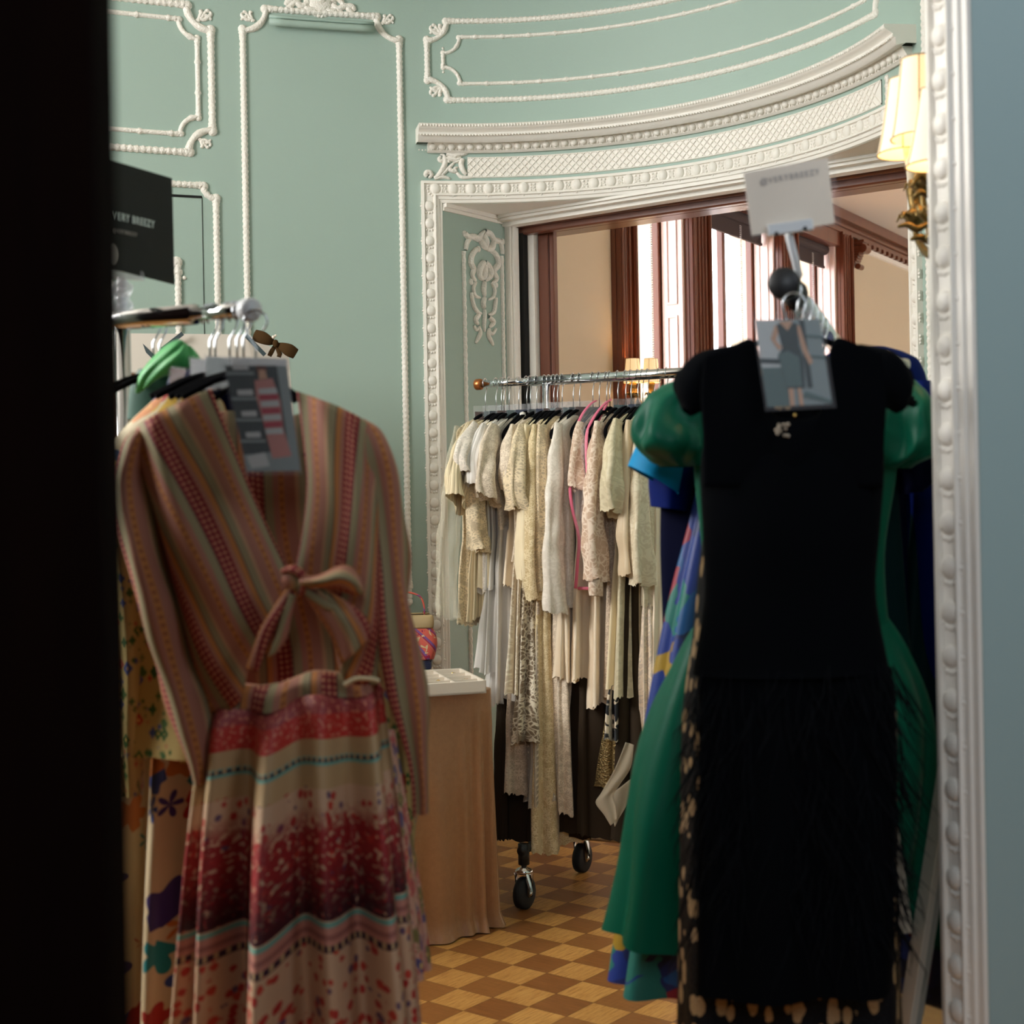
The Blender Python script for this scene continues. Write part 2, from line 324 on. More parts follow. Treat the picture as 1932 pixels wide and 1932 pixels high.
# ---------------------------------------------------------------- mesh helpers
def V(*a): return Vector(a)
class MB:
    def __init__(s): s.v = []; s.f = []; s.uv = []
    def add(s, vs, fs, uvs=None):
        o = len(s.v); s.v += [Vector(p) for p in vs]; s.f += [tuple(i + o for i in f) for f in fs]
        s.uv += uvs if uvs else [(p[0] + p[1] * .3, p[2]) for p in vs]
        return s
    def box(s, c, d, x=None, y=None, z=None):
        x = (x or V(1, 0, 0)); y = (y or V(0, 1, 0)); z = (z or V(0, 0, 1)); c = Vector(c)
        vs = [c + x * (i * d[0] / 2) + y * (j * d[1] / 2) + z * (k * d[2] / 2) for i in (-1, 1) for j in (-1, 1) for k in (-1, 1)]
        return s.add(vs, [(0, 1, 3, 2), (4, 6, 7, 5), (0, 4, 5, 1), (2, 3, 7, 6), (0, 2, 6, 4), (1, 5, 7, 3)])
    def pipe(s, pts, r, n=8, cap=True, flat=1.0, up=None):
        pts = [Vector(p) for p in pts]; m = len(pts)
        rs = r if isinstance(r, (list, tuple)) else [r] * m
        vs = []; uvs = []; L = 0; prev = None
        for i, p in enumerate(pts):
            t = (pts[min(i + 1, m - 1)] - pts[max(i - 1, 0)])
            t = t.normalized() if t.length > 1e-9 else V(0, 0, 1)
            if prev is None:
                a = up if up is not None else (V(0, 0, 1) if abs(t.z) < .9 else V(1, 0, 0))
                n1 = (a - t * a.dot(t)).normalized()
            else:
                n1 = (prev - t * prev.dot(t)); n1 = n1.normalized() if n1.length > 1e-6 else prev
            prev = n1; n2 = t.cross(n1)
            if i: L += (pts[i] - pts[i - 1]).length
            for k in range(n):
                a = 2 * PI * k / n
                vs.append(p + n1 * (cos(a) * rs[i] * flat) + n2 * (sin(a) * rs[i])); uvs.append((k / n * 2 * PI * rs[i], L))
        fs = [(i * n + k, i * n + (k + 1) % n, (i + 1) * n + (k + 1) % n, (i + 1) * n + k) for i in range(m - 1) for k in range(n)]
        if cap: fs += [tuple(range(n))[::-1], tuple((m - 1) * n + k for k in range(n))]
        return s.add(vs, fs, uvs)
    def cyl(s, a, b, r, n=16, r2=None): return s.pipe([a, b], [r, r if r2 is None else r2], n)
    def ball(s, c, r, n=10, sx=1, sy=1, sz=1, x=None, y=None, z=None):
        c = Vector(c); x = x or V(1, 0, 0); y = y or V(0, 1, 0); z = z or V(0, 0, 1)
        vs = [c + z * (r * sz)]; m = max(4, n // 2)
        for i in range(1, m):
            t = PI * i / m
            for k in range(n):
                a = 2 * PI * k / n; vs.append(c + x * (r * sx * sin(t) * cos(a)) + y * (r * sy * sin(t) * sin(a)) + z * (r * sz * cos(t)))
        vs.append(c - z * (r * sz)); e = len(vs) - 1
        fs = [(0, 1 + k, 1 + (k + 1) % n) for k in range(n)]
        for i in range(m - 2):
            for k in range(n):
                a = 1 + i * n; fs.append((a + k, a + n + k, a + n + (k + 1) % n, a + (k + 1) % n))
        a = 1 + (m - 2) * n; fs += [(a + k, e, a + (k + 1) % n) for k in range(n)]
        return s.add(vs, fs)
    def lathe(s, c, prof, n=24, ax=None):
        ax = ax or V(0, 0, 1); x = ax.orthogonal().normalized(); y = ax.cross(x); c = Vector(c); vs = []
        for (r, h) in prof:
            for k in range(n):
                a = 2 * PI * k / n; vs.append(c + x * (r * cos(a)) + y * (r * sin(a)) + ax * h)
        m = len(prof)
        return s.add(vs, [(i * n + k, i * n + (k + 1) % n, (i + 1) * n + (k + 1) % n, (i + 1) * n + k) for i in range(m - 1) for k in range(n)])
    def grid(s, P, uv=None, thick=0.0, uoff=0.0, voff=0.0):
        m = len(P); n = len(P[0]); vs = [p for r in P for p in r]; uvs = []
        for i in range(m):
            u = uoff
            for j in range(n):
                if j: u += (P[i][j] - P[i][j - 1]).length
                uvs.append(uv[i][j] if uv else (u, 0))
        if not uv:
            for j in range(n):
                v = voff
                for i in range(m):
                    if i: v += (P[i][j] - P[i - 1][j]).length
                    uvs[i * n + j] = (uvs[i * n + j][0], v)
        fs = [(i * n + j, i * n + j + 1, (i + 1) * n + j + 1, (i + 1) * n + j) for i in range(m - 1) for j in range(n - 1)]
        s.add(vs, fs, uvs)
        return s
    def poly(s, pts, nrm=None, th=.0):
        pts = [Vector(p) for p in pts]; n = len(pts)
        if not nrm: return s.add(pts, [tuple(range(n))])
        q = [p + nrm * th for p in pts]
        return s.add(pts + q, [tuple(range(n))[::-1], tuple(range(n, 2 * n))] + [(i, (i + 1) % n, n + (i + 1) % n, n + i) for i in range(n)])
    def build(s, name, mat, parent=None, smooth=True, thick=0, bevel=0, origin=None):
        off = V(0, 0, 0)
        if parent is not None: off = Vector(parent.get('_o', (0, 0, 0)))
        elif origin is not None: off = Vector(origin)
        me = bpy.data.meshes.new(name); me.from_pydata([tuple(p - off) for p in s.v], [], s.f)
        ul = me.uv_layers.new(name='UVMap'); vi = [0] * len(me.loops); me.loops.foreach_get('vertex_index', vi)
        flat = []
        for i in vi: flat += [s.uv[i][0], s.uv[i][1]]
        ul.data.foreach_set('uv', flat)
        if smooth: me.polygons.foreach_set('use_smooth', [True] * len(me.polygons))
        me.materials.append(MATS[mat] if isinstance(mat, str) else mat)
        o = bpy.data.objects.new(name, me); COL.objects.link(o)
        if parent is not None: o.parent = parent
        else: o.location = off
        o['_o'] = tuple(off)
        if thick:
            md = o.modifiers.new('solid', 'SOLIDIFY'); md.thickness = thick; md.offset = 0
        if bevel:
            md = o.modifiers.new('bevel', 'BEVEL'); md.width = bevel; md.segments = 2; md.limit_method = 'ANGLE'
        return o
def tag(o, label, cat=None, group=None, kind=None):
    if label: o['label'] = label
    if cat: o['category'] = cat
    if group: o['group'] = group
    if kind: o['kind'] = kind
    return o
def empty(name, loc, label, cat, group=None):
    o = bpy.data.objects.new(name, None); COL.objects.link(o); o.location = loc; o.empty_display_size = .05
    o['_o'] = tuple(loc); return tag(o, label, cat, group)
def struct(mb, name, mat, parent=None, **k):
    o = mb.build(name, mat, parent, **k)
    if parent is None: o['kind'] = 'structure'
    return o
def cat(P, n):
    """Catmull-Rom through P, n steps per span; P items are equal-length sequences."""
    P = [tuple(p) for p in P]; out = []; m = len(P)
    for i in range(m - 1):
        a = P[max(i - 1, 0)]; b = P[i]; c = P[i + 1]; d = P[min(i + 2, m - 1)]
        for k in range(n):
            t = k / n
            out.append(tuple(.5 * (2 * b[j] + (c[j] - a[j]) * t + (2 * a[j] - 5 * b[j] + 4 * c[j] - d[j]) * t * t + (3 * b[j] - a[j] - 3 * c[j] + d[j]) * t ** 3) for j in range(len(b))))
    out.append(P[-1]); return out
def catv(P, n): return [Vector(p) for p in cat(P, n)]
def smoothst(t): t = max(0, min(1, t)); return t * t * (3 - 2 * t)

from mathutils import noise as mn
# a hanging tube of cloth: rows of (centre, half width a along e1, half depth b along e2)
def cloth(mb, rows, e1, e2, n=56, folds=9, amp=(0, .25), step=5, ph=0.0, wob=.0, sup=2.4, zoff=None, caps=True, vsc=1.0, scal=0.0, sharp=.0, crum=0.0, cf_=16.0):
    rr = cat([(c.x, c.y, c.z, a, b) for c, a, b in rows], step); m = len(rr)
    per = 2 * (max(r[3] for r in rr) + max(r[4] for r in rr)) * 1.4
    vs = []; uvs = []; L = 0
    ra_, rb_ = max(r[3] for r in rr), max(r[4] for r in rr); cu = [0]; pv = None
    for k in range(n + 1):
        f = 2 * PI * k / n; q = (abs(cos(f)) ** sup + abs(sin(f)) ** sup) ** (-1 / sup); pt = (ra_ * q * cos(f), rb_ * q * sin(f))
        if pv: cu.append(cu[-1] + math.hypot(pt[0] - pv[0], pt[1] - pv[1]))
        pv = pt
    for i, (x, y, z, a, b) in enumerate(rr):
        t = i / (m - 1); am = amp[0] + (amp[1] - amp[0]) * t
        if i: L += (Vector(rr[i][:3]) - Vector(rr[i - 1][:3])).length * vsc
        for k in range(n):
            f = 2 * PI * k / n; cf = cos(f); sf = sin(f)
            q = (abs(cf) ** sup + abs(sf) ** sup) ** (-1 / sup)
            w = sin(folds * f + ph + wob * sin(3 * t * PI + f)) * .65 + sin(folds * .53 * f + ph * 2.3 + t * 1.5) * .35
            if sharp: w = math.copysign(abs(w) ** (1 - sharp), w)
            ex = 1 + am * w * .12; ey = 1 + am * w * 1.0
            zz = (zoff(cf) if zoff else 0)
            if scal: zz += scal * abs(sin(f * 14)) * max(0, t - .9) * 10 + scal * .8 * sin(f * 3 + ph) * t
            p = V(x, y, z + zz) + e1 * (a * q * cf * ex) + e2 * (max(b * q * ey, 0) * sf)
            if crum:
                o_ = (e1 * cf + e2 * sf); p = p + o_ * (mn.noise(V(p.x, p.y, p.z * .6) * cf_) * crum * min(1, .3 + t * 2))
            vs.append(p); uvs.append((cu[k] + .37, L))
    base = len(mb.v)
    fs = [(i * n + k, (i + 1) * n + k, (i + 1) * n + (k + 1) % n, i * n + (k + 1) % n) for i in range(m - 1) for k in range(n)]
    # seam column keeps its own uv
    mb.add(vs, fs, uvs)
    if caps: mb.f.append(tuple(base + k for k in range(n)))
    return rr

# ---------------------------------------------------------------- wall path
class Path:
    def __init__(s, pts):
        s.p = [Vector((a[0], a[1], 0)) for a in pts]; s.c = [0]
        for i in range(1, len(s.p)): s.c.append(s.c[-1] + (s.p[i] - s.p[i - 1]).length)
        s.L = s.c[-1]
    def seg(s, d):
        d = max(-.5, min(s.L + .5, d)); i = 0
        lo, hi = 0, len(s.c) - 2
        while lo < hi:
            mid = (lo + hi + 1) // 2
            if s.c[mid] <= d: lo = mid
            else: hi = mid - 1
        return lo, d
    def nrm_i(s, i):
        t = (s.p[i + 1] - s.p[i]).normalized(); return V(t.y, -t.x, 0)
    def nrm(s, d):
        i, d = s.seg(d); f = (d - s.c[i]) / (s.c[i + 1] - s.c[i])
        j = i + 1 if f > .5 else i - 1; j = max(0, min(len(s.p) - 2, j)); w = abs(f - .5)
        a = s.nrm_i(i); b = s.nrm_i(j)
        return (a * (1 - w) + b * w).normalized() if a.dot(b) > .9 else a
    def pos(s, d, z, off=0.0):
        i, d = s.seg(d); t = (s.p[i + 1] - s.p[i]).normalized()
        q = s.p[i] + t * (d - s.c[i]) + s.nrm(d) * off
        return V(q.x, q.y, z)
    def hit(s, px, py):
        r = ray(px, py); best = None
        for i in range(len(s.p) - 1):
            a = s.p[i]; e = s.p[i + 1] - a
            # a + e*t = r*k (xy)
            det = e.x * (-r.y) + r.x * e.y
            if abs(det) < 1e-9: continue
            t = (a.x * r.y - a.y * r.x) / det
            k = (a.x + e.x * t) / r.x if abs(r.x) > 1e-6 else (a.y + e.y * t)
            if -1e-3 <= t <= 1 + 1e-3 and k > 0 and (best is None or k < best[0]):
                best = (k, s.c[i] + t * e.length)
        if best is None: return None
        return best[1], EYE + r.z * best[0]

def wsweep(mb, path, sz, prof, closed=False, orn=None):
    """sweep a profile [(across, out)] along (s,z) points on a wall path"""
    m = len(sz); n = len(prof); vs = []; uvs = []; L = 0
    for i in range(m):
        a = sz[(i - 1) % m if closed else max(i - 1, 0)]; b = sz[(i + 1) % m if closed else min(i + 1, m - 1)]
        dx, dz = b[0] - a[0], b[1] - a[1]; l = math.hypot(dx, dz) or 1; nx, nz = -dz / l, dx / l
        if i: L += math.hypot(sz[i][0] - sz[i - 1][0], sz[i][1] - sz[i - 1][1])
        k = orn(L) if orn else 1.0
        for (ac, out) in prof:
            vs.append(path.pos(sz[i][0] + nx * ac * k, sz[i][1] + nz * ac * k, out * k)); uvs.append((ac, L))
    q = m if closed else m - 1
    fs = [(i * n + j, i * n + j + 1, ((i + 1) % m) * n + j + 1, ((i + 1) % m) * n + j) for i in range(q) for j in range(n - 1)]
    mb.add(vs, fs, uvs)
HALF = lambda w, h: [(-w * cos(PI * k / 8), h * sin(PI * k / 8)) for k in range(9)]
def wstroke(mb, path, pts, r, h=.6, n=6, px=True):
    """tapered carved stroke in picture points on a wall"""
    q = cat(pts, 5) if len(pts) > 2 else cat(pts, 3)
    P = []
    for p in q:
        if px:
            hh = path.hit(p[0], p[1])
            if hh is None: continue
        else: hh = (p[0], p[1])
        P.append(hh)
    m = len(P); vs = []
    if m < 2: return
    for i in range(m):
        t = i / (m - 1); rr = r * (.45 + .75 * sin(PI * min(1, .15 + t * .85)) ** .7)
        a = P[max(i - 1, 0)]; b = P[min(i + 1, m - 1)]; dx, dz = b[0] - a[0], b[1] - a[1]; l = math.hypot(dx, dz) or 1
        for k in range(n):
            an = PI * k / (n - 1); ac = -rr * cos(an)
            vs.append(path.pos(P[i][0] - dz / l * ac, P[i][1] + dx / l * ac, rr * h * 2 * sin(an) + .001))
    mb.add(vs, [(i * n + k, i * n + k + 1, (i + 1) * n + k + 1, (i + 1) * n + k) for i in range(m - 1) for k in range(n - 1)])
def wball(mb, path, s_, z, r, h=.7, n=10, sx=1, sz=1):
    c = path.pos(s_, z, 0); nn = path.nrm(s_); t = V(-nn.y, nn.x, 0)
    mb.ball(c, r, n, sx, h, sz, x=t, y=nn, z=V(0, 0, 1))
# ================================================================ THE ROOM
C0 = V(-.07, 4.05, 0); RW = 1.31; TA = math.radians
def arcp(th, r=RW): return (C0.x + r * sin(TA(th)), C0.y + r * cos(TA(th)))
left = []; x, y = arcp(-11.2); hd = 79.0; s = 0
while s < 2.65:
    left.append((x, y)); st = .08; s += st
    hd = 79 - min(s, 1.2) * 10 - max(0, s - 1.2) * 9
    x -= sin(TA(hd)) * st; y -= cos(TA(hd)) * st
left = left[::-1]
arc = [arcp(-11.2 + (82.6 + 11.2) * i / 60) for i in range(1, 61)]
E = V(*arc[-1], 0)
right = cat([tuple(E[:2]), (1.165, 3.4), (1.03, 2.75), (.92, 2.24)], 12)[1:] + [(.79, 2.19), (.667, 2.15)]
W_ = Path(left + arc + right)
S_arc0 = sum((Vector(left[i + 1]) - Vector(left[i])).length for i in range(len(left) - 1))
def s_th(th): return S_arc0 + TA(th + 11.2) * RW * .99995
S_in0, S_in1, S_out1 = s_th(-7.45), s_th(78.6), s_th(82.4)
ZH = 2.405; HC = 3.75
# wall sheet, with the opening left out; its lining closes the thickness
def wall_sheet(s0, s1, z0, z1, nz=1, ds=.06):
    mb = MB(); m = max(1, int((s1 - s0) / ds)); P = []
    for j in range(nz + 1):
        P.append([W_.pos(s0 + (s1 - s0) * i / m, z0 + (z1 - z0) * j / nz) for i in range(m + 1)])
    return mb.grid(P)
mb = wall_sheet(0, S_in0, 0, HC); struct(mb, 'wall_left', 'green_paint')
mb = wall_sheet(S_in0, S_in1, ZH, HC); struct(mb, 'wall_back', 'green_paint')
mb = wall_sheet(S_in1, W_.L, 0, HC); struct(mb, 'wall_right', 'green_paint')
nx = V(.559, .829, 0); dx = V(.829, -.559, 0)
A = W_.pos(S_in0, 0); Bq = W_.pos(S_in1, 0)
A2 = V(.008, 5.67, 0); B2 = Bq + nx * .40
REV = Path([tuple(A[:2]), tuple(A2[:2])])
mb = MB(); mb.add([A, A2, A2 + V(0, 0, ZH), A + V(0, 0, ZH)], [(0, 1, 2, 3)]); struct(mb, 'wall_reveal_left', 'green_paint', smooth=False)
mb = MB(); mb.add([Bq, B2, B2 + V(0, 0, ZH), Bq + V(0, 0, ZH)], [(3, 2, 1, 0)]); struct(mb, 'wall_reveal_right', 'green_paint', smooth=False)
# soffit
mb = MB(); m = 40; P = [[], []]
for i in range(m + 1):
    P[0].append(W_.pos(S_in0 + (S_in1 - S_in0) * i / m, ZH)); P[1].append(A2.lerp(B2, i / m) + V(0, 0, ZH))
mb.grid(P)
struct(mb, 'ceiling_soffit', 'plaster_white', smooth=False)
mb = MB()   # stepped moulding round the soffit
HL = Path([tuple((A2 - nx * .0)[:2]), tuple(B2[:2])])
for (o1, o2, zz) in ((0, .05, .035), (.05, .085, .02), (.085, .10, .010)):
    mb.add([A2 - nx * o2 + V(0, 0, ZH - zz), B2 - nx * o2 + V(0, 0, ZH - zz), B2 - nx * o1 + V(0, 0, ZH - zz), A2 - nx * o1 + V(0, 0, ZH - zz),
            A2 - nx * o2 + V(0, 0, ZH), B2 - nx * o2 + V(0, 0, ZH)], [(0, 1, 2, 3), (0, 4, 5, 1)])
ra = (A2 - A).normalized(); rp = V(ra.y, -ra.x, 0)
for (o1, zz) in ((.02, .014), (.008, .026)):
    mb.box((A + A2) / 2 + rp * o1 / 2 + V(0, 0, ZH - zz / 2), ((A2 - A).length, o1, zz), ra, rp)
struct(mb, 'trim_1', 'plaster_white', smooth=False)
# ceiling, floor
mb = MB(); mb.add([V(-4, -2, 0), V(4, -2, 0), V(4, 6.3, 0), V(7, 7, 0), V(7, 16, 0), V(-4, 16, 0)], [(0, 1, 2, 3, 4, 5)]); struct(mb, 'floor', 'parquet', smooth=False)
mb = MB(); mb.add([V(-4, -2, HC), V(4, -2, HC), V(4, 5.5, HC), V(-4, 5.5, HC)], [(3, 2, 1, 0)]); struct(mb, 'ceiling', 'ceiling_paint', smooth=False)
# side wall with a window opening on the left, dark hall round the camera
L0 = W_.pos(0, 0)
mb = MB()
def vquad(a, b, z0, z1): mb.add([V(a[0], a[1], z0), V(b[0], b[1], z0), V(b[0], b[1], z1), V(a[0], a[1], z1)], [(0, 1, 2, 3)])
vquad((L0.x, L0.y), (L0.x - .1, L0.y - .3), 0, HC); vquad((L0.x - .1, L0.y - .3), (-3.2, .72), 0, .75)
q0 = V(L0.x - .1, L0.y - .3, 0); q1 = V(-3.2, .72, 0)
vquad(q0, q0.lerp(q1, .2), .75, HC); vquad(q0.lerp(q1, .64), q1, .75, HC); vquad(q0.lerp(q1, .2), q0.lerp(q1, .64), 3.6, HC); vquad(q0.lerp(q1, .2), q0.lerp(q1, .64), .75, 2.05)
struct(mb, 'wall_west', 'green_paint', smooth=False)
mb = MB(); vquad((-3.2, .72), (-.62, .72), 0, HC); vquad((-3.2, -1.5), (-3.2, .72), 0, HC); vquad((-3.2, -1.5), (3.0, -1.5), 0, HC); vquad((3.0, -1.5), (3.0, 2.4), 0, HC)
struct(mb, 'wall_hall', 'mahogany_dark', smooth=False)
# dark door leaf standing open at the left edge of the view, its frame behind
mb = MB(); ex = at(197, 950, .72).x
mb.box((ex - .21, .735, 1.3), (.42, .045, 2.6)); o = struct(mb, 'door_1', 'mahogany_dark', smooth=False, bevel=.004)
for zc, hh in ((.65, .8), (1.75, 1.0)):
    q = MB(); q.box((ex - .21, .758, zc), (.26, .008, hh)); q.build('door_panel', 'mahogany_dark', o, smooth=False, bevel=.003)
# blue reveal at the right
mb = MB(); vquad((.671, 2.052), (2.0, 2.34), 0, HC); struct(mb, 'wall_reveal_near', 'blue_paint', smooth=False)
mb = MB(); vquad((2.0, 2.34), (3.0, 2.4), 0, HC); struct(mb, 'wall_hall_end', 'blue_paint', smooth=False)

# ---------------------------------------------------------------- plaster mouldings
TR = [2]
def trim(mb, mat='plaster_white', **k):
    o = struct(mb, 'trim_%d' % TR[0], mat, **k); TR[0] += 1; return o
def rope(per=.03, a=.14): return lambda L: 1 + a * sin(2 * PI * L / per)
def bandy(per=.09): return lambda L: 1 + .5 * max(0, cos(2 * PI * L / per)) ** 24
def frame_line(s0, s1, z0, z1, nt, kinds='0123'):
    """closed outline with concave notched corners"""
    out = []; ns = 8
    def line(a, b):
        k = max(2, int(math.hypot(b[0] - a[0], b[1] - a[1]) / .006)); return [(a[0] + (b[0] - a[0]) * i / k, a[1] + (b[1] - a[1]) * i / k) for i in range(k)]
    def arcn(c, a0, a1): return [(c[0] + nt * cos(TA(a0 + (a1 - a0) * i / ns)), c[1] + nt * sin(TA(a0 + (a1 - a0) * i / ns))) for i in range(ns)]
    out += line((s0 + nt, z0), (s1 - nt, z0)) + arcn((s1, z0), 180, 90) + line((s1, z0 + nt), (s1, z1 - nt)) + arcn((s1, z1), 270, 180)
    out += line((s1 - nt, z1), (s0 + nt, z1)) + arcn((s0, z1), 0, -90) + line((s0, z1 - nt), (s0, z0 + nt)) + arcn((s0, z0), 90, 0)
    return out
def panel(path, s0, s1, z0, z1, nt, w, h, orn, curls=True, mat='carved_white'):
    mb = MB(); wsweep(mb, path, frame_line(s0, s1, z0, z1, nt), HALF(w, h), True, orn)
    if curls:
        for (sx, s) in ((1, s0), (-1, s1)):
            for (sz, z) in ((1, z0), (-1, z1)):
                wball(mb, path, s + sx * nt * .96, z + sz * .002, w * 1.5, .8); wball(mb, path, s, z + sz * nt * .96, w * 1.5, .8)
                for k in range(6):
                    q = 1.35 - k * .12
                    wball(mb, path, s + sx * (nt + .012 * k + .01), z, w * q, .75, 8); wball(mb, path, s, z + sz * (nt + .012 * k + .01), w * q, .75, 8)
    return trim(mb, mat)
def H(px, py, p=None): return (p or W_).hit(px, py)
# wall panel, upper left (double frame)
sR, _ = H(399, 150); zt = H(340, 8)[1]; zb = H(330, 286)[1]
panel(W_, sR - 1.5, sR, zb, zt, .085, .0125, .014, rope(.022))
sR2, _ = H(373, 150); zt2 = H(310, 33)[1]; zb2 = H(300, 250)[1]
panel(W_, sR - 1.42, sR2, zb2, zt2, .065, .0085, .010, bandy(.11))
# tall panel
s0, _ = H(462, 300); s1, _ = H(757, 300); zt = H(600, 24)[1]; zb = H(760, 1148)[1]
panel(W_, s0, s1, zb, zt, .085, .0115, .013, rope(.02))
TALL = (s0, s1, zt)
# picture light rail under its top
mb = MB(); a = H(506, 37)[0]; b = H(704, 52)[0]; z = H(506, 40)[1]
P = [W_.pos(a + (b - a) * i / 8, z - .012, .03) for i in range(9)]
mb.pipe(P, .013, 8); mb.pipe([p + V(0, 0, .02) for p in P], .006, 6)
struct(mb, 'trim_%d' % TR[0], 'green_paint'); TR[0] += 1
# lower left door panel: outer moulding, inner moulding, jib door cracks
sR, _ = H(409, 460); zt = H(380, 350)[1]
panel(W_, sR - 1.5, sR, -.2, zt, .045, .0115, .013, rope(.02))
si, _ = H(336, 540); zi = H(336, 495)[1]
mb = MB(); wsweep(mb, W_, [(si, zi - .6 + .006 * i) for i in range(100)], HALF(.0115, .013), False, rope(.02))
wsweep(mb, W_, [(si, .3 + .01 * i) for i in range(int((zi - .9) / .01))], HALF(.0115, .013), False, rope(.02))
wball(mb, W_, si - .004, zi, .022, .7); wball(mb, W_, si, zi - .035, .018, .7); wball(mb, W_, si + .022, zi - .055, .008, .8)
wball(mb, W_, si - .025, zi - .004, .014, .7)
trim(mb, 'carved_white')
a, zc = H(381, 372); b = H(190, 365)[0]
mb = MB(); wsweep(mb, W_, [(b + (a - b) * i / 20, zc) for i in range(21)], [(-.0045, .002), (.0045, .002)])
wsweep(mb, W_, [(a, zc - i * .1) for i in range(18)], [(-.0012, .002), (.0012, .002)])
trim(mb, 'crack_dark')
# carved oval ring seen over the left rack
mb = MB(); c = H(212, 535); r = .026
wsweep(mb, W_, [(c[0] + r * cos(k * PI / 16), c[1] + r * sin(k * PI / 16)) for k in range(32)], HALF(.006, .01), True)
wstroke(mb, W_, [(207, 525), (214, 535), (210, 545)], .003); trim(mb, 'carved_white')
# oval frieze panels over the opening (double)
zt = H(880, 40)[1]; zb = H(853, 189)[1]; s0 = H(806, 115)[0]; s1 = s_th(74)
panel(W_, s0, s1, zb, zt, .075, .0105, .012, rope(.018))
zt = H(873, 70)[1]; zb = H(869, 158)[1]; s0 = H(836, 115)[0]; s1 = s_th(71)
panel(W_, s0, s1, zb, zt, .062, .007, .009, bandy(.10))
# vertical mouldings on the right wall
for (xa, ya, yb, wd) in ((1744, -60, 104, .012), (1752, 330, 1200, .012)):
    hs = H(xa, ya + 40)
    if hs:
        z1_ = H(xa, ya)[1]; z0_ = H(xa, yb)[1]; n_ = int((z1_ - z0_) / .006)
        mb = MB(); wsweep(mb, W_, [(hs[0], z0_ + .006 * i) for i in range(n_)], HALF(wd, .012), False, rope(.02)); trim(mb, 'carved_white')
# corner sprigs and the cartouche over the tall panel
mb = MB()
def sprig(cx, cy, sx, sy, k=1.0):
    for pts in ([(0, 0), (14, -10), (24, -26)], [(6, -4), (20, -4), (32, -14), (30, -22)], [(4, 2), (10, -14), (12, -26)], [(16, -12), (26, -10), (34, -2)], [(22, -22), (30, -24)], [(12, -20), (6, -24)]):
        wstroke(mb, W_, [(cx + sx * k * p[0], cy + sy * k * p[1]) for p in pts], .0075 * k, .5)
sprig(370, 40, 1, 1, .85); sprig(374, 262, 1, -1, .7); sprig(480, 40, -1, 1, .75); sprig(718, 46, 1, 1, .72)
sprig(838, 66, -1, 1, .8); sprig(838, 162, -1, -1, .8)
trim(mb, 'carved_white')
mb = MB(); h0 = H(604, 4)
wball(mb, W_, h0[0], h0[1], .046, .35, 20, 1, .95); wball(mb, W_, h0[0], h0[1] + .01, .03, .75, 16, 1, .9)
for k in range(14):
    a = PI * (.0 + k / 13) + PI; wball(mb, W_, h0[0] + .05 * cos(a), h0[1] + .047 * sin(a), .012, .6, 8)
for sg in (-1, 1):
    X = lambda p: 604 + sg * p
    yy = lambda p, q: q + sg * p * .08
    for pts in ([(22, 6), (34, 14), (48, 8), (58, 18), (68, 24)], [(20, 2), (30, -6), (40, 0), (46, 10)], [(48, 8), (60, 8), (66, 16)], [(10, 18), (22, 20), (32, 14)]):
        wstroke(mb, W_, [(X(p), yy(p, q)) for p, q in pts], .010, .5)
trim(mb, 'carved_white')
# foot curls of the tall panel
mb = MB(); hs = H(772, 1120)
for k in range(7): wball(mb, W_, hs[0] - .004 + .003 * k * 0, hs[1] + .02 * k - .03, .018 - .0012 * k, .7, 10)
trim(mb, 'carved_white')

# ---------------------------------------------------------------- cornice and casing round the opening
def arcsweep(mb, prof, s0, s1, m=90, close=True):
    """prof = [(out, z)] swept horizontally; ends returned to the wall"""
    P = [[W_.pos(s0 + (s1 - s0) * i / m, z, o) for i in range(m + 1)] for (o, z) in prof]
    mb.grid(P)
    for s in (s0, s1):
        mb.add([W_.pos(s, z, o) for (o, z) in prof] + [W_.pos(s, prof[-1][1], 0), W_.pos(s, prof[0][1], 0)], [tuple(range(len(prof) + 2))])
CS0, CS1 = H(800, 300)[0], s_th(80.5)
def cz(px_y, o, Y=5.33): return EYE + (952 - px_y) / F * (Y - o)
mb = MB()
pr = [(0, cz(229, .1)), (.100, cz(229.5, .1)), (.102, cz(233, .1)), (.098, cz(237, .1)), (.090, cz(239, .1)), (.076, cz(246, .08)), (.073, cz(249, .075)), (.077, cz(250, .075)), (.070, cz(253, .07)),
      (.066, cz(254, .066)), (.064, cz(266, .066)), (.034, cz(266.5, .034))]
arcsweep(mb, [(o * 1.0, z) for o, z in pr], CS0 - .03, CS1 + .02)
z1 = pr[-1][1]
pr2 = [(.034, z1), (.030, cz(270, .03)), (.020, cz(279, .02)), (.018, cz(283, .015)), (.012, cz(283.5, .012)), (.012, cz(286, .012)), (0, cz(286.5, .0))]
arcsweep(mb, pr2, CS0 + .012, CS1 - .01)
for i, s in enumerate([CS0 + .03 + k * .036 for k in range(int((CS1 - CS0 - .04) / .036))]):      # egg and dart
    pass
    c = W_.pos(s, cz(273, .03), .026); nn = W_.nrm(s); t = V(-nn.y, nn.x, 0)
    mb.ball(c, .0135, 10, 1, .8, .95, x=t, y=nn); mb.ball(W_.pos(s + .018, cz(274, .03), .022), .0045, 6, .8, 1, 2.6, x=t, y=nn)
k = 0
while CS0 - .02 + k * .012 < CS1:       # bead rows
    s = CS0 - .02 + k * .012; nn = W_.nrm(s); t = V(-nn.y, nn.x, 0)
    mb.ball(W_.pos(s, cz(233.5, .1), .1), .0058, 6, .9, .9, 1, x=t, y=nn)
    if k % 1 == 0: mb.ball(W_.pos(s, cz(251.5, .075), .074), .0042, 6, x=t, y=nn); mb.ball(W_.pos(s, cz(281, .018), .018), .003, 6, x=t, y=nn)
    k += 1
trim(mb, 'plaster_white')
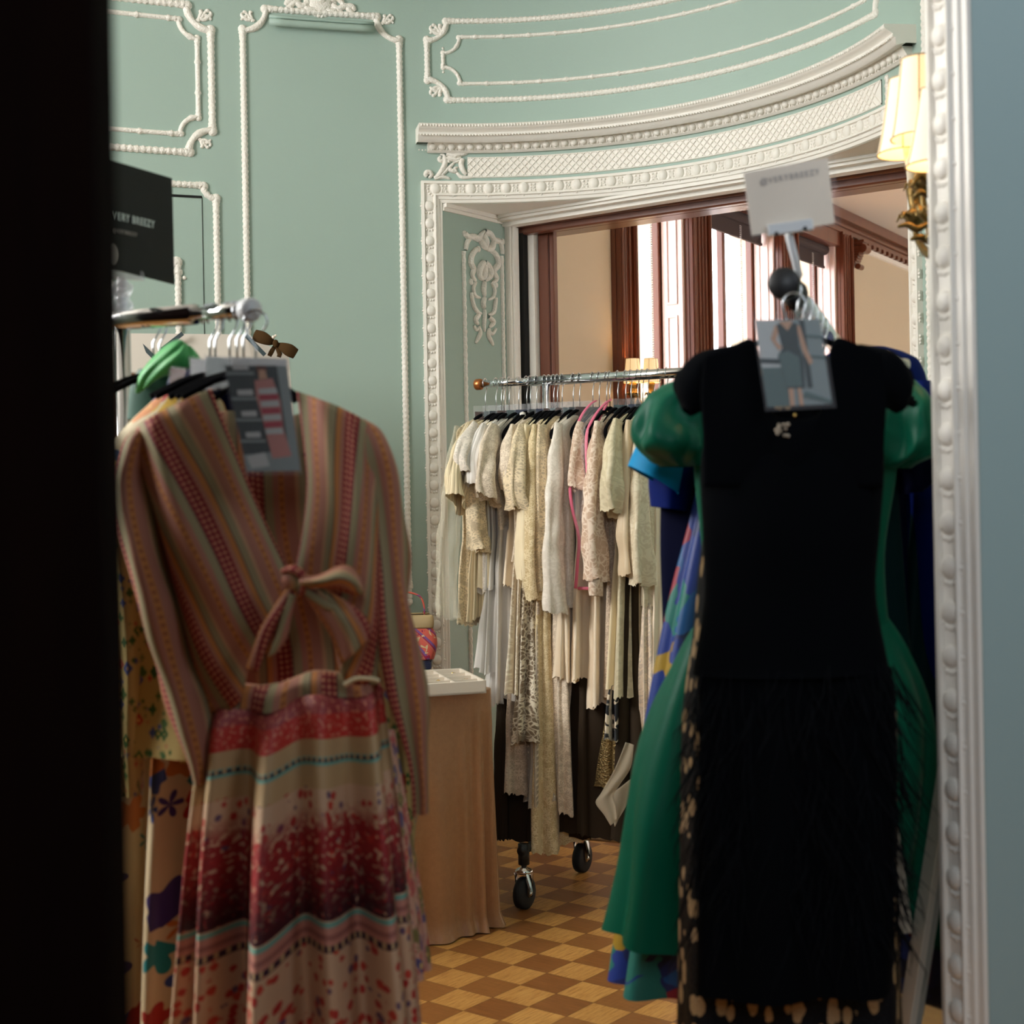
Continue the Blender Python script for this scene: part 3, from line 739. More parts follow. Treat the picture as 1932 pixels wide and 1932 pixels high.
# lattice band
zt, zb = cz(295.5, 0), cz(332, 0); LS0, LS1 = H(882, 315)[0], s_th(72)
mb = MB(); m = 120
mb.grid([[W_.pos(LS0 + (LS1 - LS0) * i / m, z, .004) for i in range(m + 1)] for z in (zb, zt)])
for z in (zt, zb): wsweep(mb, W_, [(LS0 + (LS1 - LS0) * i / m, z) for i in range(m + 1)], HALF(.0035, .007))
hh = zt - zb; st = hh / 2.6; k = 0
while LS0 + k * st < LS1:
    for sg in (-1, 1):
        a = (LS0 + k * st, zt if sg > 0 else zb); b = (a[0] - hh, zb if sg > 0 else zt)
        if b[0] < LS0: tt = (a[0] - LS0) / hh; b = (LS0, a[1] + (b[1] - a[1]) * tt)
        if abs(a[0] - b[0]) > .004:
            P = [(a[0] + (b[0] - a[0]) * i / 5, a[1] + (b[1] - a[1]) * i / 5) for i in range(6)]
            mb_ = HALF(.0022, .005); vs = MB(); wsweep(mb, W_, P, [(q, o + .003) for q, o in mb_])
    k += 1
trim(mb, 'plaster_white')
# carved brackets at both ends of the lattice
mb = MB()
for pts, r in (([(832, 296), (828, 300), (832, 304), (838, 300), (837, 293), (830, 292)], .006), ([(838, 296), (840, 306), (836, 318), (826, 332), (818, 336)], .009),
               ([(806, 333), (803, 329), (806, 325), (812, 326), (814, 332), (808, 336)], .008), ([(830, 334), (840, 324), (850, 314), (858, 306)], .006),
               ([(842, 300), (852, 300), (862, 302), (870, 297)], .008), ([(842, 290), (856, 294), (868, 292), (882, 289)], .009), ([(845, 318), (852, 322), (862, 326)], .007), ([(846, 308), (846, 302)], .007),
               ([(862, 326), (870, 334), (882, 335), (896, 334)], .006), ([(873, 300), (870, 310), (874, 322), (880, 330)], .009), ([(820, 338), (836, 334), (850, 338)], .006), ([(858, 306), (866, 304), (872, 306)], .006), ([(862, 325), (858, 318), (864, 316)], .005)):
    wstroke(mb, W_, pts, r, .6)
for k in range(7): wball(mb, W_, s_th(73.2) + .004 * (k % 2), zb + (zt - zb) * k / 6, .011, .7, 8)
trim(mb, 'carved_white')
# egg casing: left leg, head, right leg
ZC = cz(341, 0)
def casing_prof(): return [(0, 0), (0, .020), (.010, .022), (.012, .014), (.044, .014), (.047, .020), (.053, .022), (.056, .015), (.066, .013), (.068, .008), (.078, .006), (.080, 0)]
mb = MB(); cp = casing_prof(); cw = .0805
for (s_, sg) in ((S_in0 - cw, 1), (S_in1 + cw, -1)):
    P = [[W_.pos(s_ + sg * a, z, o) for z in [ZH + (ZC - ZH) * (1 - a / cw)] for _ in (0,)] for a, o in cp]
    mb.grid([[W_.pos(s_ + sg * a, zz, o) for zz in (0, ZC - a * (ZC - ZH) / cw)] for a, o in cp])
m = 90
mb.grid([[W_.pos(S_in0 - cw + a + (S_in1 - S_in0 + 2 * cw - 2 * a) * i / m, ZC - a * (ZC - ZH) / cw, o) for i in range(m + 1)] for a, o in cp])
trim(mb, 'plaster_white', smooth=False)
def eggs(mb, path, pts, ax, r=.0192, off=.014):
    for (s, z) in pts:
        nn = path.nrm(s); t = V(-nn.y, nn.x, 0); u = V(0, 0, 1)
        c = path.pos(s, z, off)
        if ax == 'h': mb.ball(c, r, 14, .95, .55, 1.1, x=t, y=nn)
        else: mb.ball(c, r, 14, 1.0, .55, 1.0, x=t, y=nn)
        for k in range(-5, 6):     # the cup round each egg
            a = k / 5 * PI * .62 + (-PI / 2 if ax == 'h' else -PI / 2)
            q = path.pos(s + cos(a) * r * 1.45, z + sin(a) * r * 1.4, off - .002); mb.ball(q, .0056, 6, 1, 1.4, 1)
        if ax == 'h': mb.ball(path.pos(s + .0335, z - .002, off - .002), .0058, 8, .7, .9, 3.0, x=t, y=nn)
        else:
            for e in (-1, 1): mb.ball(path.pos(s + e * .009, z + .0325, off - .004), .005, 8, .8, .9, 1.8, x=t, y=nn)
            mb.ball(path.pos(s, z + .0325, off - .004), .004, 8, 2.2, .9, .8, x=t, y=nn)
ac = .028
zl = [ZC - ac - .065 - .065 * k for k in range(34)]
mb = MB(); eggs(mb, W_, [(S_in0 - cw + ac, z) for z in zl], 'v'); eggs(mb, W_, [(S_in1 + cw - ac, z) for z in zl[:12]], 'v')
n_ = int((S_in1 - S_in0) / .067)
eggs(mb, W_, [(S_in0 - .028 + .067 * k, ZC - ac) for k in range(n_ + 1)], 'h', .0195)
for s in (S_in0 - cw + ac, S_in1 + cw - ac):
    for k in range(8): wball(mb, W_, s + .011 * cos(k * PI / 4), ZC - ac + .012 * sin(k * PI / 4) + 0, .008, 2.2, 8)
trim(mb, 'plaster_white')
# near casing on the right, same carving
NC = Path([(.643, 2.128), (.671, 2.052)])
mb = MB(); mb.grid([[NC.pos(a, zz, o) for zz in (0, HC)] for a, o in [(-.02, -.08)] + cp]); trim(mb, 'plaster_white', smooth=False)
mb = MB(); eggs(mb, NC, [(ac, .2 + .065 * k) for k in range(50)], 'v', .0175); trim(mb, 'plaster_white')
# slim moulding and rococo drop on the reveal
mb = MB()
sa = REV.hit(876, 600)[0]; sb = REV.hit(948, 600)[0]; zt1 = REV.hit(876, 470)[1]; zt2 = REV.hit(948, 478)[1]
for s, z in ((sa, zt1), (sb, zt2)): wsweep(mb, REV, [(s, .25 + i * .006) for i in range(int((z - .25) / .006))], HALF(.0095, .010), False, rope(.03, .1))
trim(mb, 'carved_white')
mb = MB()
RS = lambda pts, r: wstroke(mb, REV, pts, r, .6)
RS([(877, 472), (880, 458), (888, 448)], .009); RS([(947, 480), (944, 462), (938, 452)], .009)
RS([(876, 440), (882, 447), (893, 447), (902, 451), (906, 444), (914, 436)], .011); RS([(914, 436), (924, 442), (930, 452), (940, 455), (948, 458)], .011)
RS([(904, 452), (910, 462), (918, 470)], .012); RS([(930, 456), (926, 468), (916, 470)], .012); RS([(910, 442), (916, 456), (916, 468)], .012)
for c in ((876, 441), (948, 456), (902, 470), (927, 473), (888, 507 + 25), (935, 538)):
    hh = REV.hit(*c); wball(mb, REV, hh[0], hh[1], .013, .7, 10)
RS([(898, 470), (889, 482), (887, 496), (892, 508), (890, 520), (897, 530)], .011); RS([(926, 472), (936, 484), (938, 500), (930, 512), (936, 526), (928, 534)], .011)
RS([(912, 495), (905, 505), (903, 520), (912, 528)], .012); RS([(914, 495), (922, 506), (924, 520), (914, 530)], .012); RS([(913, 500), (913, 528)], .012)
RS([(897, 532), (892, 545), (896, 558), (906, 562)], .007); RS([(926, 532), (932, 546), (930, 560), (920, 566)], .007)
RS([(913, 532), (911, 548), (914, 560)], .010); RS([(913, 562), (910, 574), (914, 582)], .010)
RS([(888, 552), (890, 566), (894, 580), (902, 590), (908, 592)], .008); RS([(935, 562), (933, 576), (930, 590), (920, 594)], .008)
RS([(913, 584), (913, 596), (912, 614), (914, 626)], .008); RS([(903, 594), (896, 604), (902, 612)], .009); RS([(921, 598), (930, 608), (922, 618)], .009)
RS([(893, 614), (898, 622), (905, 616)], .006); RS([(935, 620), (928, 630), (921, 622)], .006); RS([(901, 616), (905, 628), (900, 640), (896, 648)], .008); RS([(922, 620), (920, 632), (926, 644), (930, 652)], .008)
trim(mb, 'carved_white')
# jamb at the back of the reveal: white strips, gap, pocket door edge
def fbox(mb, d0, d1, n0, n1, z0, z1, O=A2):
    mb.box(O + dx * (d0 + d1) / 2 + nx * (n0 + n1) / 2 + V(0, 0, (z0 + z1) / 2), (d1 - d0, n1 - n0, z1 - z0), dx, nx)
mb = MB(); fbox(mb, -.02, .032, -.02, .02, 0, ZH - .03); fbox(mb, -.01, .024, -.03, -.02, 0, ZH - .03); trim(mb, 'plaster_white', smooth=False, bevel=.002)
mb = MB(); fbox(mb, .045, .075, .06, .10, 0, ZH - .035); fbox(mb, .0, .06, .10, .12, 0, ZH); trim(mb, 'plaster_white', smooth=False, bevel=.002)
mb = MB(); fbox(mb, .02, .046, .03, .1, 0, ZH); trim(mb, 'crack_dark', smooth=False)
mb = MB(); fbox(mb, .076, .122, .09, .14, 0, ZH + .02); fbox(mb, .122, .142, .10, .13, 0, ZH + .02); struct(mb, 'door_2', 'mahogany', smooth=False, bevel=.003)
# wooden head of the opening
LH = (B2 - A2).length
mb = MB(); fbox(mb, .02, LH + .3, .03, .07, ZH - .06, ZH + .05); fbox(mb, .02, LH + .3, .07, .11, ZH - .03, ZH + .05); fbox(mb, .02, LH + .3, .11, .21, ZH - .05, ZH + .05)
fbox(mb, .02, LH + .3, .0, .03, ZH - .035, ZH + .02)
trim(mb, 'mahogany', smooth=False, bevel=.006)
# right jamb of the opening
mb = MB(); fbox(mb, LH - .03, LH + .05, -.02, .2, 0, ZH); trim(mb, 'plaster_white', smooth=False)

# ================================================================ FAR ROOM
P0 = V(1.256, 8.19, 0); ft = V(.541, .841, 0); fr = V(.841, -.541, 0)     # along its window wall, and into the room
CZ = 3.22
def fb(mb, t0, t1, r0, r1, z0, z1):
    mb.box(P0 + ft * (t0 + t1) / 2 + fr * (r0 + r1) / 2 + V(0, 0, (z0 + z1) / 2), (t1 - t0, r1 - r0, z1 - z0), ft, fr)
WIN = [(-1.17, -.557), (-.216, .713), (1.06, 1.79)]; ZS, ZT = .55, 3.0
mb = MB()
fb(mb, -2.9, -1.17, -.3, 0, 0, CZ); fb(mb, 1.79, 7.0, -.3, 0, 0, CZ)
for a, b in ((-.557, -.216), (.713, 1.06)): fb(mb, a, b, -.3, 0, 0, CZ)
for a, b in WIN: fb(mb, a, b, -.3, 0, 0, ZS); fb(mb, a, b, -.3, 0, ZT, CZ)
struct(mb, 'wall_far_left', 'cream_wall', smooth=False)
mb = MB(); fb(mb, 6.9, 7.0, 0, 6, 0, CZ); fb(mb, -2.9, 7, 5.0, 5.1, 0, CZ); struct(mb, 'wall_far_end', 'cream_wall', smooth=False)
mb = MB(); fb(mb, -3.5, 7, -.3, 5.1, CZ, CZ + .08); struct(mb, 'ceiling_far', 'ceiling_paint', smooth=False)
mb = MB()
# partition between the rooms, as seen from the far side
fbox(mb, -1.5, 0.02, .14, .2, 0, CZ); fbox(mb, LH + .05, LH + 4, .14, .2, 0, CZ); fbox(mb, 0, LH + .1, .14, .2, ZH + .05, CZ)
struct(mb, 'wall_partition', 'cream_wall', smooth=False)
for i, (a, b) in enumerate(WIN):
    q = MB(); fb(q, a, b, -.27, -.10, ZS - .03, ZS)
    w = struct(q, 'window_%d' % (i + 1), 'shutter_paint', smooth=False)
    w['_o'] = (0, 0, 0)
    d = -.135
    f = MB()                                                       # sash
    fb(f, a, a + .05, d - .04, d, ZS, ZT); fb(f, b - .045, b, d - .04, d, ZS, ZT); m_ = a + (b - a) * (.42 if i == 0 else .5)
    fb(f, m_ - .02, m_ + .02, d - .035, d + .005, ZS, ZT)
    for z in (ZS + .03, 1.75, ZT - .04): fb(f, a, b, d - .04, d, z - .03, z + .03)
    f.build('window_frame', 'mahogany', w, smooth=False, bevel=.004)
    g_ = MB(); fb(g_, a + .03, b - .03, d - .022, d - .018, ZS, ZT); g_.build('window_pane', 'window_glass', w, smooth=False)
    h = MB()                                                       # folded shutter panel on the far reveal
    fb(h, b - .022, b, -.128, -.004, ZS, ZT)
    for z0, z1 in ((ZS + .06, 1.25), (1.32, 1.86), (1.93, 2.28), (2.34, ZT - .06)):
        fb(h, b - .028, b - .022, -.10, -.09, z0, z1); fb(h, b - .028, b - .022, -.045, -.035, z0, z1); fb(h, b - .028, b - .022, -.10, -.035, z1 - .012, z1); fb(h, b - .028, b - .022, -.10, -.035, z0, z0 + .012)
    h.build('shutter', 'shutter_paint', w, smooth=False, bevel=.002)
    h = MB(); fb(h, a, a + .02, -.128, -.004, ZS, ZT); h.build('shutter', 'shutter_paint', w, smooth=False)
    r_ = MB(); r_.cyl(P0 + ft * (a + .02) + fr * -.07 + V(0, 0, 2.96), P0 + ft * (b - .03) + fr * -.07 + V(0, 0, 2.96), .035, 14)
    fb(r_, a + .03, b - .04, -.074, -.070, 2.845, 2.96); fb(r_, a + .03, b - .04, -.08, -.064, 2.835, 2.85)
    r_.build('roller_blind', 'blind_fabric', w, smooth=False)
    c_ = MB(); cp_ = P0 + ft * (m_ + .06) + fr * -.05; z = 2.9
    while z > 1.1: c_.ball(cp_ + V(0, 0, z), .0045, 6); z -= .0125
    c_.pipe([cp_ + V(.006, 0, 1.1), cp_ + V(.006, 0, 2.9)], .0016, 5); c_.build('blind_chain', 'white_plastic', w)
# wooden columns / casings between the windows
def column(t0, t1, nm, deep=.05):
    mb = MB(); n = max(2, int((t1 - t0) / .04)); ww = (t1 - t0) / n
    fb(mb, t0, t1, -.005, deep * .5, 0, 3.08)
    for k in range(n):
        u0 = t0 + k * ww; hgt = deep * (1.0 if k in (0, n - 1) else .75)
        fb(mb, u0 + ww * .12, u0 + ww * .88, 0, hgt, 0, 3.08)
        c = P0 + ft * (u0 + ww / 2) + fr * hgt
        mb.cyl(c + V(0, 0, .0), c + V(0, 0, 3.06), ww * .22, 8)
    return struct(mb, nm, 'mahogany', smooth=False)
column(-1.385, -1.19, 'trim_%d' % TR[0]); TR[0] += 1
column(-.557, -.30, 'trim_%d' % TR[0], .045); TR[0] += 1
column(.713, 1.0, 'trim_%d' % TR[0], .045); TR[0] += 1
column(1.79, 2.0, 'trim_%d' % TR[0], .05); TR[0] += 1
mb = MB(); fb(mb, -1.47, 6.9, -.005, .04, 3.075, CZ); fb(mb, -1.47, 6.9, .04, .08, 3.15, CZ); fb(mb, -1.47, 6.9, .04, .055, 3.11, 3.13)
for a, b in WIN: fb(mb, a, b, -.1, .03, 2.98, 3.08)
for k in range(30): fb(mb, 2.1 + k * .11, 2.16 + k * .11, .0, .05, 3.045, 3.075)
trim(mb, 'mahogany', smooth=False, bevel=.004)
mb = MB(); fb(mb, 2.06, 6.9, .0, .025, 3.015, 3.045); trim(mb, 'plaster_white', smooth=False)
mb = MB()                                                           # console under the frieze
for k in range(10):
    a = k / 9; fb(mb, 2.07, 2.17, 0, .10 - .07 * a, 3.06 - .16 * a - .016, 3.06 - .16 * a)
c = P0 + ft * 2.12 + fr * .09 + V(0, 0, 3.0); mb.cyl(c - ft * .05, c + ft * .05, .03, 12); mb.cyl(c - ft * .04 + V(0, 0, -.12) - fr * .04, c + ft * .04 + V(0, 0, -.12) - fr * .04, .02, 12)
trim(mb, 'mahogany', smooth=False)
# ================================================================ LAMPS
def shade(parent, c, r0, r1, h, tilt=V(0, 0, 1)):
    """tapered six-panel shade; c = centre of its lower rim"""
    sh = MB(); sh.lathe(c, [(r1 + (r0 - r1) * t ** .8, h * t) for t in [i / 10 for i in range(11)]], 24, tilt); o = sh.build('lamp_shade', 'lamp_fabric', parent)
    li = MB(); li.lathe(c, [((r1 + (r0 - r1) * t ** .8) * .97, h * t) for t in [i / 10 for i in range(11)]], 24, tilt); li.ball(c + tilt * h * .45, r0 * .45, 10); li.build('lamp_lining', 'lamp_lining', o)
    rb = MB(); x = tilt.orthogonal().normalized(); y = tilt.cross(x)
    for k in range(6):
        d = x * cos(k * PI / 3 + .4) + y * sin(k * PI / 3 + .4)
        rb.pipe([c + d * ((r1 + (r0 - r1) * t ** .8) * 1.01) + tilt * (h * t) for t in [i / 8 for i in range(9)]], r1 * .022, 5)
    for r, hh in ((r1, 0), (r0, h)): rb.pipe([c + x * (r * cos(a * PI / 12)) + y * (r * sin(a * PI / 12)) + tilt * hh for a in range(25)], r1 * .03, 5)
    rb.build('shade_rib', 'lamp_rib', o)
def lamp(loc, e, r=.02):
    l = bpy.data.lights.new('lamp_bulb', 'POINT'); l.energy = e; l.color = (1, .62, .28); l.shadow_soft_size = r
    o = bpy.data.objects.new('lamp_bulb', l); COL.objects.link(o); o.location = loc
def candle_arm(root, base, sock, name='candle_arm'):
    a = MB(); mid = (base + sock) / 2 + V(0, 0, -.05)
    a.pipe(catv([base, mid, sock + V(0, 0, -.045), sock], 5), [.006, .007, .008, .008, .009, .009, .009, .008, .007, .007, .006, .006, .006, .006, .007, .007][:16], 8)
    a.lathe(sock, [(.004, -.03), (.016, -.02), (.024, -.008), (.02, 0), (.012, .006), (.016, .03), (.019, .045), (.014, .048)], 14)
    for k in range(7):      # leaves on the drip pan
        d = V(cos(k * .9), sin(k * .9), 0); a.pipe([sock + d * .014 + V(0, 0, -.012), sock + d * .030 + V(0, 0, -.004), sock + d * .036 + V(0, 0, -.016)], [.006, .007, .002], 6, flat=.5)
    a.build(name, 'bronze', root)
# three-light sconce on the right wall
sc0 = at(1786, 470, 2.56); root = empty('wall_sconce', sc0, 'three-light gilt bronze wall sconce with lit cream shades beside the white door casing', 'lamp')
bk = MB()
body = catv([at(1779, 552, 2.56), at(1771, 532, 2.56), at(1768, 508, 2.54), at(1781, 488, 2.56), at(1782, 465, 2.56), at(1772, 440, 2.55), at(1779, 425, 2.56)], 5)
bk.pipe(body, [.004 + .007 * sin(PI * i / (len(body) - 1)) ** .6 for i in range(len(body))], 8)
for k, (px, py) in enumerate([(1762, 508), (1775, 520), (1768, 475), (1786, 455), (1776, 545), (1758, 455), (1752, 447)]): bk.ball(at(px, py, 2.55), .009, 8, .7, 1, 1.3)
bk.pipe([at(1781, 470, 2.56), at(1800, 470, 2.60), V(.985, 2.62, at(1800, 470, 2.6).z)], .012, 8); bk.lathe(V(.985, 2.63, at(1800, 470, 2.6).z), [(.045, 0), (.04, .012), (.02, .02), (.012, .03)], 16, V(-.97, -.2, 0).normalized()); bk.build('backplate', 'bronze', root)
for i, (cx, yt, yb, wt, wb, Y, sy) in enumerate([(1740, 112, 262, 37, 58, 2.62, 340), (1716, 150, 292, 30, 54, 2.70, 400), (1767, 168, 314, 27, 57, 2.50, 385)]):
    c = at(cx - (6 if i == 1 else 0), (yb) - 2, Y); top = at(cx, yt, Y); h = (top - c).length; k = Y / F
    sock = at(cx + (2 if i == 0 else 12 if i == 1 else 10), sy, Y); base = at(1781, 460, 2.56)
    candle_arm(root, base, sock)
    if i != 1 or True:
        cm = MB(); cm.cyl(sock + V(0, 0, .04), sock + V(0, 0, .04) + (c + V(0, 0, h * .35) - sock - V(0, 0, .04)), .0115, 12); cm.build('candle_tube', 'candle', root)
    shade(root, c, wt * k, wb * k, h)
    lamp(c + V(0, 0, h * .5), .8)
lf = MB()
for pts in ([(1694, 428), (1712, 424), (1730, 432), (1750, 424), (1768, 436)], [(1718, 452), (1735, 447), (1752, 455), (1770, 470)], [(1720, 352), (1736, 330), (1752, 350)], [(1724, 372), (1738, 362), (1752, 372)], [(1732, 385), (1738, 402), (1750, 418)], [(1758, 385), (1754, 402), (1748, 420)]):
    q = catv([at(x, y, 2.58) for x, y in pts], 5); lf.pipe(q, [.003 + .008 * sin(PI * (i + .5) / len(q)) for i in range(len(q))], 7, flat=.6)
lf.build('bronze_leaf', 'bronze', root)
# small double sconce in the far room
c0 = at(1200, 748, 7.05); root = empty('wall_sconce', c0, 'small brass double sconce with glowing shades beyond the back garment rail', 'lamp')
b_ = MB(); b_.lathe(c0 + V(.0, 0, -.02), [(.004, -.06), (.02, -.04), (.012, 0), (.022, .03), (.010, .06)], 12); b_.build('backplate', 'bronze', root)
for cx in (1194, 1229):
    s_ = at(cx, 740, 6.98); candle_arm(root, c0, s_); k = 6.98 / F; c = at(cx, 722, 6.98)
    q = MB(); q.cyl(s_ + V(0, 0, .04), c + V(0, 0, .05), .010, 10); q.build('candle_tube', 'candle', root)
    shade(root, c, 12.5 * k, 18 * k, 45 * k); lamp(c + V(0, 0, .06), 1.6)

# ================================================================ TABLE WITH CLOTH
Zt = .715
def on_z(px, py, z):
    r = ray(px, py); k = (z - EYE) / r.z; return V(r.x * k, k, z)
tc = on_z(936, 1303, Zt)                       # near right corner
tn = on_z(560, 1345, Zt); tn = tc + (tn - tc).normalized() * 1.25
tx = (tn - tc).normalized(); ty = V(tx.y, -tx.x, 0); ty = ty if ty.y > 0 else -ty
dpt = .52
root = empty('draped_table', (tc.x + tx.x * .6 + ty.x * .3, tc.y + tx.y * .6 + ty.y * .3, 0), 'table against the green wall hidden under a floor-length cloth', 'table')
t = MB(); t.box(tc + tx * .615 + ty * dpt / 2 + V(0, 0, -.02), (1.2, dpt - .03, .03), tx, ty); t.build('tabletop', 'cream_wall', root, smooth=False)
for a, b in ((.06, .05), (1.15, .05), (.06, dpt - .05), (1.15, dpt - .05)):
    q = MB(); q.cyl(tc + tx * a + ty * b + V(0, 0, -Zt), tc + tx * a + ty * b + V(0, 0, -.03), .018, 10); q.build('leg', 'chrome', root)
# cloth: a rounded rectangle dropping to the floor in long folds
NP = 420; per = []; Lx = 1.24; Ly = dpt
def rrect(u):
    P = 2 * (Lx + Ly); d = (u % 1.0) * P; r = .045
    if d < Lx: p = (d, 0); n = (0, -1)
    elif d < Lx + Ly: p = (Lx, d - Lx); n = (1, 0)
    elif d < 2 * Lx + Ly: p = (2 * Lx + Ly - d, Ly); n = (0, 1)
    else: p = (0, P - d); n = (-1, 0)
    cxx = min(max(p[0], r), Lx - r); cyy = min(max(p[1], r), Ly - r); vx, vy = p[0] - cxx, p[1] - cyy; l = math.hypot(vx, vy) or 1
    if l > r or (vx and vy): p = (cxx + vx / l * r, cyy + vy / l * r); n = (vx / l, vy / l)
    return p, n
cl = MB(); rows = []
for j in range(34):
    f = j / 33; rows.append([])
    for i in range(NP + 1):
        u = i / NP; (a, b), (na, nb) = rrect(u)
        fo = sin(u * 2 * PI * 17 + 1.2 * sin(u * 40)) * .5 + sin(u * 2 * PI * 31 + 2) * .25 + sin(u * 2 * PI * 7 + .5) * .5
        corner = 0; q_ = math.exp(-((min(abs(u - .985), abs(u + .015 ), abs(u - 1.985))) / .012) ** 2)
        dc = u * 2 * (Lx + Ly) if u < .5 else (1 - u) * 2 * (Lx + Ly)
        o = .002 + (.006 + .040 * fo * f) * smoothst(f * 2.2) * (1 - math.exp(-(dc / .12) ** 2)) + smoothst(f * 5) * (.35 + f) * .024 * math.cos(2 * PI * (dc - .012) / .058) * math.exp(-(dc / .10) ** 2) - .012 * smoothst(f * 4) * math.exp(-(dc / .05) ** 2)
        z = Zt + .004 - (Zt + .0) * f
        if j == 0: z = Zt + .006
        elif j == 1: z = Zt - .004
        if j > 31: o += .008 * (j - 31)
        z = max(z, .004)
        rows[-1].append(tc + tx * (a + na * o) + ty * (b + nb * o) + V(0, 0, z - Zt))
cl.grid(rows); cc = tc + tx * Lx / 2 + ty * Ly / 2 + V(0, 0, .006)
base = len(cl.v); cl.add([cc] + rows[0][:-1], [(0, 1 + i, 1 + (i + 1) % NP) for i in range(NP)])
o = cl.build('tablecloth', 'velvet_rose', None, origin=(tc.x + tx.x * .6, tc.y + tx.y * .6, 0)); tag(o, 'rose gold velvet cloth draped to the floor over the small table', 'tablecloth')
# jewellery tray
tr = on_z(918, 1308, Zt + .008); tl = on_z(760, 1318, Zt + .008); ux = (tl - tr).normalized(); uy = V(-ux.y, ux.x, 0); uy = uy if uy.y > 0 else -uy
tb = on_z(842, 1270, Zt + .04); wy = .30; wx_ = .36
ax = (on_z(842, 1268, Zt + .008) - tr); ax.z = 0; ay_ = ax.normalized(); wy = min(.34, ax.length)
root = empty('jewellery_tray', tr + ux * .18 + V(0, 0, 0), 'shallow cream compartment tray of gold rings on the velvet tablecloth', 'tray')
def tb_(mb, a0, a1, b0, b1, z0, z1): 
    P = [tr + ux * a + ay_ * b for a, b in ((a0, b0), (a1, b0), (a1, b1), (a0, b1))]
    mb.add([p + V(0, 0, z0) for p in P] + [p + V(0, 0, z1) for p in P], [(3, 2, 1, 0), (4, 5, 6, 7), (0, 1, 5, 4), (1, 2, 6, 5), (2, 3, 7, 6), (3, 0, 4, 7)])
q = MB(); tb_(q, 0, wx_, 0, wy, 0, .008)
for (a0, a1, b0, b1) in ((0, wx_, 0, .008), (0, wx_, wy - .008, wy), (0, .008, 0, wy), (wx_ - .008, wx_, 0, wy)): tb_(q, a0, a1, b0, b1, 0, .038)
q.build('tray_body', 'tray_paint', root, smooth=False, bevel=.0015)
q = MB(); tb_(q, .008, wx_ - .008, .008, wy - .008, .008, .012); q.build('tray_lining', 'tray_lining', root, smooth=False)
q = MB()
for k in range(1, 4): tb_(q, wx_ * k / 4 - .003, wx_ * k / 4 + .003, .008, wy - .008, .008, .034)
for k in range(1, 4): tb_(q, .008, wx_ - .008, wy * k / 4 - .003, wy * k / 4 + .003, .008, .034)
q.build('tray_divider', 'tray_paint', root, smooth=False)
for ia in range(4):
    for ib in range(4):
        if R.random() < .2: continue
        c = tr + ux * (wx_ * (ia + .5) / 4) + ay_ * (wy * (ib + .5) / 4) + V(0, 0, .022)
        m = MB(); tilt = V(R.uniform(-.5, .5), R.uniform(-.5, .5), 1).normalized(); x = tilt.orthogonal().normalized(); y = tilt.cross(x)
        rr = R.uniform(.009, .013)
        m.pipe([c + x * rr * cos(k * PI / 8) + y * rr * sin(k * PI / 8) for k in range(17)], .002, 6, cap=False); m.ball(c + x * rr, .0045, 6)
        m.pipe([c + V(.012, .006, -.004) + x * rr * cos(k * PI / 8) + tilt * rr * sin(k * PI / 8) for k in range(17)], .0018, 6, cap=False)
        o = m.build('gold_ring', 'gold', None, origin=c - V(0, 0, .01)); tag(o, 'gold ring pair lying in a compartment of the cream jewellery tray', 'ring', 'rings in the jewellery tray')
# box and hand bag behind the tray
def bx(px, py, z, w, d, h): return on_z(px, py, z), w, d, h
Yb = 4.86
c = at(797, 1268, Yb); c = V(c.x - .035, c.y, Zt + .008); 
q = MB(); q.box(c + V(0, .04, .012), (.13, .10, .024)); q.box(c + V(0, .04, .026), (.12, .09, .004)); o = q.build('display_box', 'navy_box', None, smooth=False, bevel=.002, origin=c); tag(o, 'dark navy box under the floral handbag, behind the tray', 'box')
zb = c.z + .028; bc = V(at(797, 1250, Yb).x - .06, Yb + .03, zb)
root = empty('handbag', bc, 'small frame handbag in pink and coral floral print with tan leather top', 'handbag')
hh = .155; rows = []
q = MB()
for k in range(13):
    f = k / 12; w = .098 + .012 * sin(PI * f) - .012 * max(0, f - .75) * 4 * .5; d = .040 - .018 * f
    rows.append((bc + V(0, 0, .004 + (hh - .045) * f), w, d))
cloth(q, rows, V(1, 0, 0), V(0, 1, 0), n=40, folds=0, amp=(0, 0), step=2, sup=4)
q.build('bag_body', 'bag_fabric', root)
q = MB(); cloth(q, [(bc + V(0, 0, hh - .045), .098, .024), (bc + V(0, 0, hh - .025), .10, .024), (bc + V(0, 0, hh - .005), .097, .018), (bc + V(0, 0, hh), .09, .010)], V(1, 0, 0), V(0, 1, 0), n=40, folds=0, amp=(0, 0), step=3, sup=5)
q.box(bc + V(-.06, -.035, hh - .05), (.022, .02, .05)); q.pipe([bc + V(x, -.001, hh + .004) for x in (-.085, 0, .085)], .003, 6); q.build('bag_frame', 'bag_leather', root)
q = MB(); hp = catv([bc + V(.068, 0, hh), bc + V(.066, 0, hh + .035), bc + V(.05, 0, hh + .065), bc + V(.0, 0, hh + .078), bc + V(-.05, 0, hh + .065), bc + V(-.066, 0, hh + .035), bc + V(-.068, 0, hh)], 5)
q.pipe(hp, .0055, 8, flat=.6); q.build('bag_handle', 'bag_fabric', root)
q = MB()
for sg in (-1, 1):
    q = MB(); q.pipe([bc + V(sg * .068 + .007 * cos(a * PI / 6), 0, hh + .004 + .007 * sin(a * PI / 6)) for a in range(13)], .0016, 6); q.build('bag_ring', 'bronze', root)

